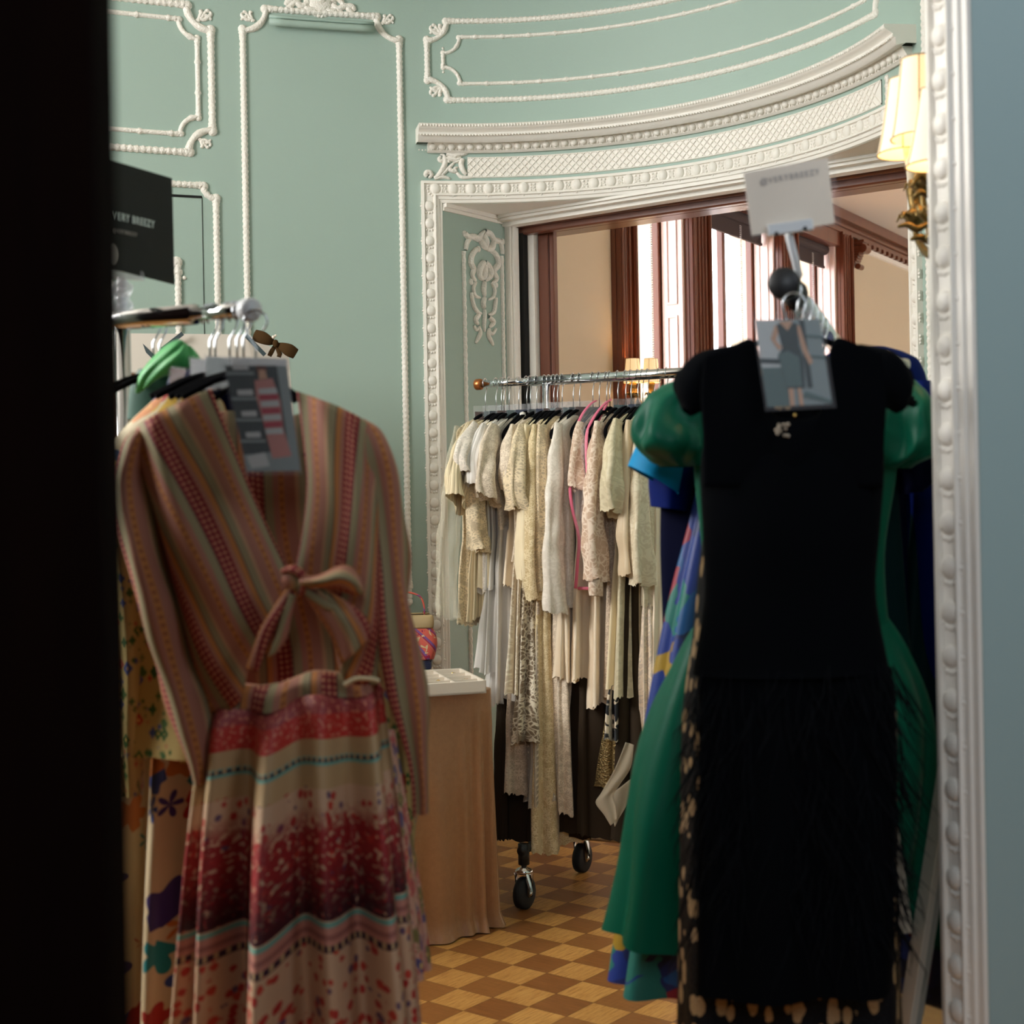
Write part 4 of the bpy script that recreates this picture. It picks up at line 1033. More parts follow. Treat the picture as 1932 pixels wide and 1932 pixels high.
# display board leaning on the wall, bow clipped on it
def flat(mb, pts, Y, th=.004):
    P = [at(x, y, yy) for (x, y), yy in zip(pts, Y if isinstance(Y, (list, tuple)) else [Y] * len(pts))]
    n = (P[1] - P[0]).cross(P[-1] - P[0]).normalized(); n = n if n.y > 0 else -n
    return mb.poly(P, n, th)
YB = [4.55, 4.60, 4.62, 4.40, 4.35]
q = MB(); PB = [(160, 628), (466, 631), (545, 672), (600, 1345), (150, 1345)]
flat(q, PB, [4.52, 4.62, 4.66, 4.58, 4.40], .008)
lo = at(380, 1345, 4.5)
o = q.build('display_board', 'white_board', None, smooth=False, origin=V(lo.x, lo.y, Zt)); tag(o, 'cream display board with crossed dark ribbons on the draped table', 'board')
for a, b in (((256, 640), (292, 676)), ((345, 629), (305, 660)), ((463, 632), (500, 670)), ((196, 632), (170, 665))):
    P = [at(a[0], a[1], 4.555), at(b[0], b[1], 4.555)]; dd = (P[1] - P[0]).normalized(); w = V(-dd.z, 0, dd.x) * .0065
    q = MB(); q.poly([P[0] - w, P[0] + w, P[1] + w, P[1] - w], V(0, -1, 0), .002); q.build('ribbon_tie', 'photo_dark', o, smooth=False)
bwc = at(519, 650, 4.58)
root = empty('velvet_bow', bwc, 'brown velvet hair bow with pearl centre clipped to the display board', 'bow')
def ribbon(mb, pts, w, th=.003, n=5):
    q = catv(pts, n); mb.pipe(q, w, 8, flat=.3)
q = MB()
def loop(pts, wds): 
    C = cat([tuple(at(x, y, 4.58 - d)) + (w,) for (x, y, d), w in zip(pts, wds)], 6)
    q.pipe([V(*c[:3]) for c in C], [c[3] * 4.58 / F for c in C], 12, flat=.35, up=V(0, 1, 0))
loop([(518, 646, 0), (508, 643, .01), (495, 637, .012), (480, 632, .004)], [4, 9, 12, 11])
loop([(522, 650, 0), (534, 655, .01), (546, 661, .012), (558, 668, .004)], [4, 9, 12, 10])
q.ball(at(520, 648, 4.57), .010, 10, 1, .7, 1.3); q.build('bow_loop', 'bow_velvet', root)
q = MB()
for pts in ([(519, 652), (512, 664), (508, 672)], [(522, 654), (528, 668), (526, 674)]):
    q.pipe([at(x, y, 4.585) for x, y in pts], [.006, .008, .007], 8, flat=.3, up=V(0, 1, 0))
q.build('bow_tail', 'bow_velvet', root)
q = MB(); q.ball(at(516, 636, 4.565), .006, 8); q.ball(at(520, 633, 4.565), .004, 8); q.build('pearl', 'tray_paint', root)

# ================================================================ RAILS
def knob(mb, p, d, r): mb.pipe([p - d * .004, p, p + d * .016, p + d * .02], [r * .9, r, r, r * .85], 20)
def caster(root, p, ang=0.0):
    """swivel wheel; p = floor point"""
    d = V(cos(ang), sin(ang), 0); n = V(-d.y, d.x, 0)
    w = MB(); w.pipe([p + n * x + V(0, 0, .05) for x in (-.016, -.012, .012, .016)], [.042, .05, .05, .042], 24); w.build('caster_wheel', 'rubber', root)
    k = MB()
    for sg in (-1, 1):
        k.poly([p + n * sg * .021 + V(0, 0, .04) - d * .012, p + n * sg * .021 + V(0, 0, .04) + d * .012, p + n * sg * .021 + d * .02 + V(0, 0, .115) - d * .045, p + n * sg * .021 + V(0, 0, .115) - d * .005 + d * .02], n * sg, .003)
    k.cyl(p + n * -.026 + V(0, 0, .05), p + n * .026 + V(0, 0, .05), .007, 8); k.lathe(p + V(0, 0, .112), [(.001, 0), (.026, 0), (.03, .006), (.024, .014), (.010, .02), (.008, .05)], 16)
    k.build('caster_fork', 'chrome', root)
def hook(mb, top, face, drop=.095, r=.0016, rr=.016):
    """wire hook over a rail at point top (rail centre), opening seen along 'face' dir"""
    u = face
    pts = [top + u * (rr * cos(a)) + V(0, 0, rr * sin(a) + .002) for a in [PI * (-.25) + PI * 1.3 * i / 10 for i in range(11)]]
    pts = pts + [top + u * (-rr * .7) + V(0, 0, -.018), top + u * -.002 + V(0, 0, -.042), top + V(0, 0, -drop)]
    mb.pipe(pts, r, 6)
# --- back rail, in the opening
RZ = EYE + .405; ra0 = at(907, 725, 4.84); ra0.z = RZ; ra1 = at(1262, 705, 4.556); ra1.z = RZ; rd = (ra1 - ra0).normalized(); ru = V(-rd.y, rd.x, 0); ru = ru if ru.y < 0 else -ru   # ru: towards the viewer
root = empty('garment_rack', (ra0.x + rd.x * .6, ra0.y + rd.y * .6, 0), 'chrome rolling garment rack of cream dresses standing in the curved opening', 'clothes rack')
px0 = at(1020, 720, 4.70); sp = (px0 - ra0).dot(rd)
q = MB(); q.cyl(ra0, ra0 + rd * (sp - .05), .0125, 20); q.build('extension_rod', 'chrome', root)
q = MB(); q.cyl(ra0 + rd * (sp - .055), ra0 + rd * 1.12, .0165, 22); q.build('rail', 'chrome', root)
q = MB(); knob(q, ra0, -rd, .019); q.build('end_cap', 'copper_cap', root)
for d in (sp, 1.08):
    p = ra0 + rd * d; q = MB(); q.cyl(V(p.x, p.y, .19), p, .0135, 16); q.build('upright', 'chrome', root)
q = MB(); bz = .185
pl = ra0 + rd * (sp - .04); pr_ = ra0 + rd * 1.14
q.cyl(V(pl.x, pl.y, bz) + ru * .0, V(pr_.x, pr_.y, bz), .0125, 14); q.build('base_rail', 'chrome', root)
for d in (sp, 1.08):
    p = ra0 + rd * d; p = V(p.x, p.y, bz); q = MB(); q.cyl(p + ru * .26, p - ru * .26, .0145, 14)
    q.build('foot_bar', 'black_plastic', root)
    for sg in (1, -1):
        if d > .5 and sg > 0: pass
        f = p + ru * (.24 * sg); caster(root, V(f.x, f.y, 0), 1.0)
        q = MB(); q.cyl(f + V(0, 0, -.045), f + V(0, 0, .02), .018, 12); q.build('caster_socket', 'black_plastic', root)
# --- near racks
def sign_stand(root, base, top, holder):
    q = MB(); q.pipe(catv([base, (base + top) / 2, top], 4), .006, 10); q.build('sign_stem', 'white_plastic' if holder else 'clear_acrylic', root)
LZ = EYE + .30
la = at(465, 585, 2.12); lb = at(212, 606, 2.50); ld = (lb - la).normalized(); lface = V(-ld.y, ld.x, 0); lface = lface if lface.y < 0 else -lface
root = empty('garment_rack', (lb.x, lb.y, 0), 'chrome rolling rack of patterned dresses beside the dark door', 'clothes rack'); LR = root
q = MB(); q.cyl(la, la + ld * .20, .0115, 16); q.build('extension_rod', 'chrome', root)
for dd in (.06, .10, .15):
    q = MB(); q.ball(la + ld * dd - V(0, .010, 0), .0045, 8); q.build('rod_pin', 'chrome', root)
q = MB(); q.cyl(la + ld * .17, la + ld * 1.15, .0165, 18); q.build('rail', 'chrome', root)
q = MB(); knob(q, la, -ld, .0175); q.build('end_cap', 'white_plastic', root)
up = at(231, 606, 2.47); q = MB(); q.cyl(V(up.x, up.y, .16), up, .0135, 14); q.build('upright', 'chrome', root)
up2 = la + ld * 1.1; q = MB(); q.cyl(V(up2.x, up2.y, .16), up2, .0135, 14); q.build('upright', 'chrome', root)
q = MB(); q.cyl(V(up.x, up.y, .16), V(up2.x, up2.y, .16), .0125, 12); q.build('base_rail', 'chrome', root)
for p in (up, up2):
    p = V(p.x, p.y, .16); q = MB(); q.cyl(p + lface * .24, p - lface * .24, .0135, 12); q.build('foot_bar', 'chrome', root)
    for sg in (-1, 1): f = p + lface * .22 * sg; caster(root, V(f.x, f.y, 0), .5)
st0 = at(231, 600, 2.46); stt = at(229, 540, 2.40)
# sign on the left rack: crystal-clear stem and black card
root = empty('sign_holder', st0, 'clear acrylic sign stem on the left clothes rack', 'sign holder')
q = MB(); q.lathe(st0 + V(0, 0, .012), [(.004, 0), (.018, .0), (.02, .012), (.012, .022), (.018, .034), (.02, .044), (.008, .052), (.006, .06)], 14); q.build('clamp', 'clear_acrylic', root)
q = MB(); q.cyl(st0 + V(0, 0, .06), at(231, 528, 2.42), .0055, 10)
for k in range(4): q.ball(st0.lerp(at(231, 528, 2.42), .3 + .2 * k), .010, 10)
q.build('sign_stem', 'clear_acrylic', root)
q = MB(); flat(q, [(205, 508), (268, 512), (270, 528), (205, 524)], 2.36, .012); q.build('card_clip', 'clear_acrylic', root, smooth=False)
YC = [2.20, 2.46, 2.46, 2.20]
def lerp2(u, v, C=((150, 284), (324, 336), (329, 537), (150, 492)), YY=(2.20, 2.46, 2.46, 2.20)):
    P = [at(C[i][0], C[i][1], YY[i]) for i in range(4)]; return (P[0].lerp(P[1], u)).lerp(P[3].lerp(P[2], u), v)
q = MB(); q.poly([lerp2(0, 0), lerp2(1, 0), lerp2(1, 1), lerp2(0, 1)], V(0, .003, 0), 1); 
o = q.build('sign_card', 'black_card', None, smooth=False, origin=lerp2(.5, 1)); tag(o, 'black card sign with white lettering above the left rack', 'sign')
def text3(body, P0, ux, uz, size, mat, parent, name, bold=0.0, align='LEFT'):
    c = bpy.data.curves.new(name, 'FONT'); c.body = body; c.size = size; c.extrude = .0004; c.offset = bold; c.align_x = align; c.space_character = 1.25
    t_ = bpy.data.objects.new(name, c); COL.objects.link(t_); bpy.context.view_layer.update()
    dg = bpy.context.evaluated_depsgraph_get(); me = bpy.data.meshes.new_from_object(t_.evaluated_get(dg)); bpy.data.objects.remove(t_)
    ux = ux.normalized(); uz = uz.normalized(); mb = MB(); nn = ux.cross(uz)
    mb.add([P0 + ux * v.co.x + uz * v.co.y + nn * v.co.z for v in me.vertices], [tuple(p.vertices) for p in me.polygons])
    return mb.build(name, mat, parent, smooth=False)
uu = lerp2(1, 0) - lerp2(0, 0); vv = lerp2(0, 0) - lerp2(0, 1); nf = uu.cross(vv).normalized(); nf = nf if nf.y < 0 else -nf
text3('VERY BREEZY', lerp2(.335, .535) + nf * .001, uu, vv, .0168, 'white_ink', o, 'sign_lettering', .0004)
text3('@VERYBREEZY', lerp2(.335, .655) + nf * .001, uu, vv, .0085, 'grey_ink', o, 'sign_lettering')
q = MB(); ce = lerp2(.335, .86) + nf * .0012; un = uu.normalized(); vn = vv.normalized()
q.add([ce + un * (.014 * cos(k * PI / 16)) + vn * (.017 * sin(k * PI / 16)) for k in range(32)], [tuple(range(32))]); q.build('round_emblem', 'grey_ink', o, smooth=False)

# right rack
ka = at(1481, 537, 2.10); kb = at(1600, 655, 3.15); kb.z = ka.z - .01; qd = (kb - ka).normalized(); qf = V(-qd.y, qd.x, 0); qf = qf if qf.x < 0 else -qf
root = empty('garment_rack', (kb.x, kb.y, 0), 'chrome rolling rack of dark and jewel-coloured dresses by the blue wall', 'clothes rack')
q = MB(); q.cyl(ka, ka + qd * .3, .0115, 16); q.build('extension_rod', 'chrome', root)
q = MB(); q.cyl(ka + qd * .25, ka + qd * 1.0, .0165, 18); q.build('rail', 'chrome', root)
q = MB(); knob(q, ka, -qd, .0235); q.build('end_cap', 'black_plastic', root)
for dd in (.3, .96):
    p = ka + qd * dd; q = MB(); q.cyl(V(p.x, p.y, .16), p, .0135, 14); q.build('upright', 'chrome', root)
    p = V(p.x, p.y, .16); q = MB(); q.cyl(p + qf * .2, p - qf * .2, .0135, 12); q.build('foot_bar', 'chrome', root)
    for sg in (-1, 1): f = p + qf * .18 * sg; caster(root, V(f.x, f.y, 0), .5)
q = MB(); p = ka + qd * .3; p2 = ka + qd * .96; q.cyl(V(p.x, p.y, .16), V(p2.x, p2.y, .16), .0125, 12); q.build('base_rail', 'chrome', root)
jt = ka + qd * .09
root = empty('sign_holder', jt, 'white sign stem clamped on the right rack rail', 'sign holder')
q = MB(); q.ball(jt + V(.004, 0, .0), .021, 12); q.cyl(jt + V(.0, -.02, -.02), jt + V(.0, .02, .02), .012, 10); q.build('clamp', 'black_plastic', root)
q = MB(); q.pipe([jt + V(0, 0, .015), at(1508, 520, 2.17), at(1488, 442, 2.12)], .0058, 10); q.build('sign_stem', 'white_plastic', root)
q = MB(); flat(q, [(1448, 424), (1533, 412), (1536, 432), (1451, 444)], 2.105, .012); q.build('card_clip', 'white_plastic', root, smooth=False, bevel=.001)
for x in (1465, 1519):
    q = MB(); q.ball(at(x, 441 if x < 1500 else 431, 2.10), .0035, 8); q.build('clip_pin', 'black_plastic', root)
CC = ((1403, 326), (1562, 298), (1575, 421), (1419, 444)); CY = (2.11, 2.13, 2.13, 2.11)
q = MB(); P = [lerp2(a, b, CC, CY) for a, b in ((0, 0), (1, 0), (1, 1), (0, 1))]; q.poly(P, V(0, .0015, 0), 1)
o = q.build('sign_card', 'white_card', None, smooth=False, origin=P[2]); tag(o, 'cream card sign in a clear sleeve above the black dress', 'sign')
uu = P[1] - P[0]; vv = P[0] - P[3]; nf = uu.cross(vv).normalized(); nf = nf if nf.y < 0 else -nf
text3('@VERYBREEZY', lerp2(.17, .23, CC, CY) + nf * .001, uu, vv, .0118, 'grey_ink', o, 'sign_lettering', .0002)
q = MB(); e = .06; q.poly([lerp2(a, b, CC, CY) + nf * .003 for a, b in ((-.03, -.03), (1.06, -.06), (1.06, 1.05), (-.03, 1.05))], nf, .0006); q.build('clear_sleeve', 'card_film', o, smooth=False)
# ================================================================ GARMENTS OF THE BACK RAIL
def rail_s(px, Y0=4.7):
    r = ray(px, 720); a = ra0; # intersect in xy
    det = rd.x * (-r.y) + r.x * rd.y; return (a.x * r.y - a.y * r.x) / det
def zpy(py, Y, px=1000): return EYE + ray(px, py).z * Y
HG = 'velvet hangers on the back rail'
def hanger(root_label, c, face, w, mat='black_velvet', grp=HG, sleeve=None, far=1.0, bar=True, rr=.017, drop=.10, sl=.075, label=None):
    """flocked hanger hung at rail point c; face = direction of its near shoulder"""
    root = empty('clothes_hanger', c, label or root_label, 'hanger', grp)
    q = MB(); hook(q, c, face, drop, .0017, rr); q.build('hanger_hook', 'steel_wire', root)
    t = c + V(0, 0, -drop); q = MB()
    for sg in (1, -far):
        tip = t + face * (w * sg) + V(0, 0, -sl)
        P = catv([t, t + face * (w * sg * .35) + V(0, 0, -sl * .22), t + face * (w * sg * .85) + V(0, 0, -sl * .8), tip + V(0, 0, -.01), tip + V(0, 0, -.03) - face * (.01 * sg), t + face * (w * sg * .80) + V(0, 0, -sl - .042)], 4)
        q.pipe(P, [.0085] * 5 + [.0065] * (len(P) - 5), 8, flat=.6, up=V(0, 0, 1))
    if bar: q.pipe([t + face * w * .8 + V(0, 0, -sl - .042), t - face * w * far * .8 + V(0, 0, -sl - .042)], .005, 8)
    q.build('hanger_shoulder', mat, root)
    return root
def garment(name, label, category, hk, mat, hem, cl=0, top=None, w=.20, hemw=.22, b=(.016, .03), sleeve=None, skirt=None, folds=7, amp=(.3, .95), tip=None, collar=None, lean=0.0, panel=None, far=True, shz=.135, hanger_px=True, straps=False):
    """one garment on the back rail.
    hk: hook px; hem: py of the hem at the near edge; sleeve: (mat, end py, reach, halfwidth top, halfwidth end)"""
    s_ = rail_s(hk); c = ra0 + rd * s_; f = (ru + rd * lean).normalized()
    root = empty(name, (c.x, c.y, 0), label, category, 'cream garments on the back rail')
    if hanger_px: hanger(None, c, f, .185, label='black velvet hanger holding the ' + ' '.join(label.split(' with ')[0].split()[:10]))
    top = RZ - shz; zs = top - .045
    Yn = c.y + f.y * w; zh = EYE + ray(966, hem).z * Yn - .0
    hx = (950 - hem) / F * Yn + EYE; zh = hx
    L = top - zh
    sk_ = .62 if straps else 1.0
    rows = [(V(c.x, c.y, top + .012), w * .42 * sk_, .008), (V(c.x, c.y, top - .012), w * .78 * sk_, .014), (V(c.x, c.y, zs), w * .97 * sk_, b[0]), (V(c.x, c.y, zs - .09), w * .90, b[0] * 1.2),
            (V(c.x, c.y, top - min(.36, L * .6)), w * .82, b[0] * 1.15)]
    n = 5
    z0 = top - min(.36, L * .6)
    for i in range(1, n + 1):
        t = i / n; rows.append((V(c.x, c.y, z0 + (zh - z0) * t), w * .82 + (hemw - w * .82) * t ** .8, b[0] * 1.15 + (b[1] - b[0] * 1.15) * t))
    ph = R.uniform(0, 6)
    bm = MB()
    if skirt:      # (mat, waist py)
        zw = EYE + (950 - skirt[1]) / F * Yn
        up = [r for r in rows if r[0].z > zw]; nx_ = [r for r in rows if r[0].z <= zw]
        a_, b_ = up[-1], nx_[0]; tt = (a_[0].z - zw) / max(1e-6, a_[0].z - b_[0].z); midr = (V(c.x, c.y, zw), a_[1] + (b_[1] - a_[1]) * tt, a_[2] + (b_[2] - a_[2]) * tt)
        cloth(bm, up + [midr], f, rd, folds=folds, amp=amp, ph=ph, n=72); bm.build('bodice', mat, root)
        sm = MB(); cloth(sm, [(midr[0] + V(0, 0, .01), midr[1] * .98, midr[2] * .9)] + nx_, f, rd, scal=.012, folds=folds + 4, amp=(amp[0], amp[1] * 1.2), ph=ph, n=90, crum=.007); sm.build('skirt', skirt[0], root)
    else:
        cloth(bm, rows, f, rd, folds=folds, amp=amp, ph=ph, n=90, scal=.010, crum=.006); bm.build('body', mat, root)
    if sleeve:
        smat, epy, reach, h0, h1 = sleeve[:5]
        ze = EYE + (950 - epy) / F * (c.y + f.y * (w + reach))
        for sg in ((1, -1) if far else (1,)):
            sh = V(c.x, c.y, zs + .01) + f * (w * .90 * sg); en = V(c.x, c.y, ze) + f * ((w + reach) * sg)
            P = []
            for i in range(7):
                t = i / 6; p = sh.lerp(en, t); p += f * sg * (.035 * sin(PI * t)) * (1 if reach > .02 else .6); p += rd * (.006 * t)
                P.append((p, h0 + (h1 - h0) * t + (sleeve[5] * sin(PI * t) if len(sleeve) > 5 else 0), b[0] * (1.0 + .35 * t) + .004))
            P[0] = (P[0][0] + V(0, 0, .015), P[0][1] * .7, .010)
            sl = MB(); ax = (en - sh).normalized(); e1 = (f * sg - ax * (f * sg).dot(ax)).normalized()
            cloth(sl, P, e1, rd, n=48, folds=R.choice([4, 5, 6]), amp=(.15, .9), ph=R.uniform(0, 6), sup=2.1, wob=.6, scal=.006, crum=.010, cf_=22); sl.build('sleeve', smat, root)
            if len(sleeve) > 6:      # cuff
                cf = MB(); cloth(cf, [(en + V(0, 0, .006), sleeve[6], .018), (en - V(0, 0, .02), sleeve[6] * 1.05, .019), (en - V(0, 0, .045), sleeve[6] * .98, .017)], e1, rd, n=30, folds=0, amp=(0, 0)); cf.build('cuff', smat, root)
    if collar:
        q = MB(); cpt = V(c.x, c.y, top) + f * .06
        for k in range(9): q.ball(cpt + V(R.uniform(-.012, .012), R.uniform(-.012, .012), .02 - .012 * k * .6), .012, 8)
        q.build('neck_tie', collar, root)
    return root, c, f
D = 'dress'
garment('lace_dress', 'ivory sheer lace dress with long net sleeves at the far left of the rail', D, 915, 'lace_ivory', 1180, sleeve=('net', 1165, .10, .045, .050), w=.215)
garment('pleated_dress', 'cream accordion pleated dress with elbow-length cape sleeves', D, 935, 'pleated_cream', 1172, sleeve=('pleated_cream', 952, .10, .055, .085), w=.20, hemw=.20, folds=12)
garment('lace_dress', 'white lace dress with short bell sleeves and scalloped cuffs', D, 945, 'lace_white', 1120, sleeve=('lace_white', 905, .085, .05, .062), w=.20, hemw=.18)
garment('cream_jacket', 'cream textured jacket with three-quarter sleeve behind the white lace', 'jacket', 950, 'wool_cream', 1110, sleeve=('lace_ivory', 1040, .03, .045, .045), w=.19, hemw=.185)
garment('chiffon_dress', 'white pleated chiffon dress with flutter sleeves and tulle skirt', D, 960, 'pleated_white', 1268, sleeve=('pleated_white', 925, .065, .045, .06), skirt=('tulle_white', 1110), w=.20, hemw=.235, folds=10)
garment('lace_dress', 'white lace dress with ruffled elbow sleeves and plain lining', D, 978, 'lace_white', 1330, sleeve=('lace_fine', 945, .055, .05, .07), skirt=('tulle_white', 1000), w=.20, hemw=.22, b=(.016, .045))
garment('tunic_top', 'ivory sleeveless top with ruffled tie neck', 'top', 993, 'satin_ivory', 1110, collar='satin_white', w=.17, hemw=.19, straps=True)
garment('embroidered_coat', 'cream evening coat embroidered with raised swirls', 'coat', 1012, 'lace_fine', 1308, sleeve=('lace_fine', 930, .02, .04, .05), skirt=('swirl_embroidery', 1060), w=.195, hemw=.235)
garment('crochet_dress', 'ivory guipure lace dress with open floral skirt', D, 1027, 'lace_ivory', 1404, sleeve=('lace_ivory', 965, .025, .04, .05), skirt=('crochet', 1110), w=.195, hemw=.245, b=(.018, .045))
garment('cream_jacket', 'plain cream wool jacket with wide straight sleeve', 'jacket', 1035, 'wool_cream', 1100, sleeve=('wool_cream', 1094, .005, .045, .055), w=.18, hemw=.18)
garment('long_lace_dress', 'long champagne lace gown trailing almost to the floor', D, 1051, 'lace_gold', 1612, sleeve=('lace_gold', 1135, .01, .04, .055), w=.19, hemw=.205, b=(.018, .05), amp=(.3, .9))
garment('dotted_gown', 'sheer dotted tulle gown with lace hem below the crochet skirt', D, 1044, 'lace_beige', 1522, skirt=('dotted_tulle', 1160), w=.18, hemw=.215, b=(.016, .04))
garment('lace_dress', 'narrow ivory lace dress with beaded yoke beside the long champagne gown', D, 1060, 'lace_ivory', 1140, sleeve=('lace_ivory', 1120, .0, .035, .045), w=.185, hemw=.18)
garment('lace_gown', 'long blush beige scalloped lace gown with daisy pattern', D, 1081, 'lace_fine', 1545, skirt=('lace_fine', 1100), w=.185, hemw=.165, b=(.016, .055), amp=(.2, .8))
garment('brocade_coat', 'white brocade coat with long straight sleeves', 'coat', 1093, 'damask_white', 1290, sleeve=('damask_white', 1160, .045, .04, .05), skirt=('satin_ivory', 1150), w=.19, hemw=.19)
r_, bc_, bf_ = garment('lace_blouse', 'ivory lace blouse hanging inside the pink-edged clear garment bag', 'blouse', 1130, 'lace_blush', 985, sleeve=('lace_blush', 930, .02, .04, .05), w=.17, hemw=.17)
garment('satin_dress', 'ivory satin sheath dress below the clear garment bag', D, 1118, 'satin_ivory', 1290, w=.17, hemw=.20, straps=True)
garment('satin_gown', 'long champagne satin column gown with centre seam', D, 1150, 'satin_ivory', 1340, straps=True, w=.17, hemw=.19, b=(.016, .032))
garment('lace_blouse', 'blush lace blouse with long gathered lace sleeve and cuff', 'blouse', 1165, 'lace_blush', 1060, sleeve=('lace_blush', 1100, .035, .042, .046, .012, .034), w=.185, hemw=.18)
garment('sequin_gown', 'gold sequin gown with chiffon handkerchief hem', D, 1180, 'lace_beige', 1500, skirt=('sequin_gold', 1320), straps=True, w=.17, hemw=.19, b=(.016, .05), amp=(.3, .9))
garment('floral_skirt', 'cream skirt printed with black flowers under the brocade dress', 'skirt', 1190, 'wool_cream', 1395, skirt=('black_floral', 1300), w=.17, hemw=.235, shz=.15)
garment('damask_suit', 'sage ivory damask dress and short boxy jacket', D, 1203, 'damask', 1325, sleeve=('damask', 975, .045, .05, .06), w=.195, hemw=.235, b=(.018, .045))
garment('tan_jacket', 'tan silk jacket with pearl-edged three-quarter sleeve', 'jacket', 1222, 'satin_tan', 1090, sleeve=('satin_tan', 1092, .02, .04, .045), w=.185, hemw=.18)
garment('brocade_dress', 'blush brocade dress with metallic stripes at the right of the rail', D, 1243, 'brocade_ivory', 1435, sleeve=('brocade_ivory', 1110, .02, .04, .05), skirt=('brocade_blush', 1150), w=.185, hemw=.19)
garment('striped_dress', 'ivory silk dress with fine gold stripes beside the navy jacket', D, 1258, 'satin_ivory', 1300, w=.15, hemw=.17)
garment('long_skirt', 'long dark net petticoat hanging behind the pale gowns at right', 'skirt', 1212, 'crepe_brown', 1585, w=.16, hemw=.22, b=(.014, .06))
garment('lace_skirt', 'short ivory lace slip showing between the table and the dotted gown', 'skirt', 1000, 'lace_beige', 1495, w=.16, hemw=.215, b=(.014, .05))
garment('long_skirt', 'added dark brown petticoat darkening the gap at the left end of the rail', 'skirt', 968, 'crepe_brown', 1590, w=.12, hemw=.13, b=(.012, .06), hanger_px=False)  # this and the next two: extra dark cloth added to darken gaps below the rail
garment('long_skirt', 'added dark brown petticoat darkening the gap behind the dotted gown', 'skirt', 1040, 'crepe_brown', 1590, w=.12, hemw=.14, b=(.012, .08), hanger_px=False)
garment('long_skirt', 'added dark brown petticoat darkening the gap behind the sequin gown', 'skirt', 1120, 'crepe_brown', 1580, w=.12, hemw=.16, b=(.012, .08), hanger_px=False)
# chiffon handkerchief points under the sequin gown
cs = ra0 + rd * rail_s(1180)
q = MB()
def drape(pts, Y, w0, n=8):
    P = []
    for (xl, yl, xr, yr) in cat(pts, 6):
        a = at(xl, yl, Y); b = at(xr, yr, Y); P.append([a.lerp(b, j / 8) + V(0, .0025 * sin(j * .9 + yl * .03), 0) for j in range(9)])
    return P
q.grid(drape([(1180, 1400, 1196, 1405), (1160, 1450, 1190, 1448), (1135, 1495, 1170, 1480), (1124, 1515, 1158, 1500), (1140, 1538, 1162, 1520), (1152, 1558, 1164, 1545)], 4.33, 0))
q.grid(drape([(1150, 1500, 1190, 1470), (1152, 1530, 1186, 1510), (1160, 1560, 1170, 1540)], 4.36, 0))
o = q.build('chiffon_scarf', 'chiffon', None, thick=.0008, origin=at(1160, 1400, 4.33)); tag(o, 'pale chiffon handkerchief drape hanging under the gold sequin gown', 'scarf')
# clear garment bag with pink binding
s_ = rail_s(1144); c = ra0 + rd * (s_ + .012); c0_ = ra0 + rd * (s_ - .035)
root = empty('garment_bag', (c.x, c.y, 0), 'clear plastic garment bag with pink binding hanging mid-rail', 'garment bag')
hanger(None, ra0 + rd * s_, ru, .185, label='black velvet hanger inside the pink-bound clear bag')
prof = [(0.0, 0.0), (.05, -.015), (.12, -.05), (.19, -.105), (.215, -.17), (.222, -.26), (.215, -.34), (.195, -.44), (.19, -.52), (.185, -.60)]
tz = RZ - .075; 
def bagpt(u, z, side): cc = c0_ if side < 0 else c; return V(cc.x, cc.y, tz + z) + ru * u
q = MB()
for side in (-1, 1):
    q.grid([[bagpt(u * k, z, side) + rd * (.004 * sin(u * 60 * k + z * 20)) for k in (1, .6, .2, -.2, -.6, -1)] for u, z in prof])
q.grid([[bagpt(u, z, -1), bagpt(u, z, 1)] for u, z in prof])
q.build('bag_film', 'clear_plastic', root)
q = MB()
for side in (-1, 1):
    P = catv([bagpt(u, z, side) + rd * (.006 * sin(z * 22 + side)) + ru * .008 * sin(z * 16 + side) for u, z in prof], 4); q.pipe(P, .0055, 8, flat=.5)
q.pipe([bagpt(.185, -.60, -1), bagpt(.185, -.60, 1)], .005, 8); q.pipe([bagpt(.185, -.60, 1), bagpt(-.185, -.60, 1)], .005, 8)
q.pipe(catv([bagpt(.02, -.01, 1), bagpt(.09, -.06, 1), bagpt(.15, -.14, 1), bagpt(.17, -.18, 1)], 5), .0045, 8, flat=.5)
q.build('pink_binding', 'pink_binding', root)
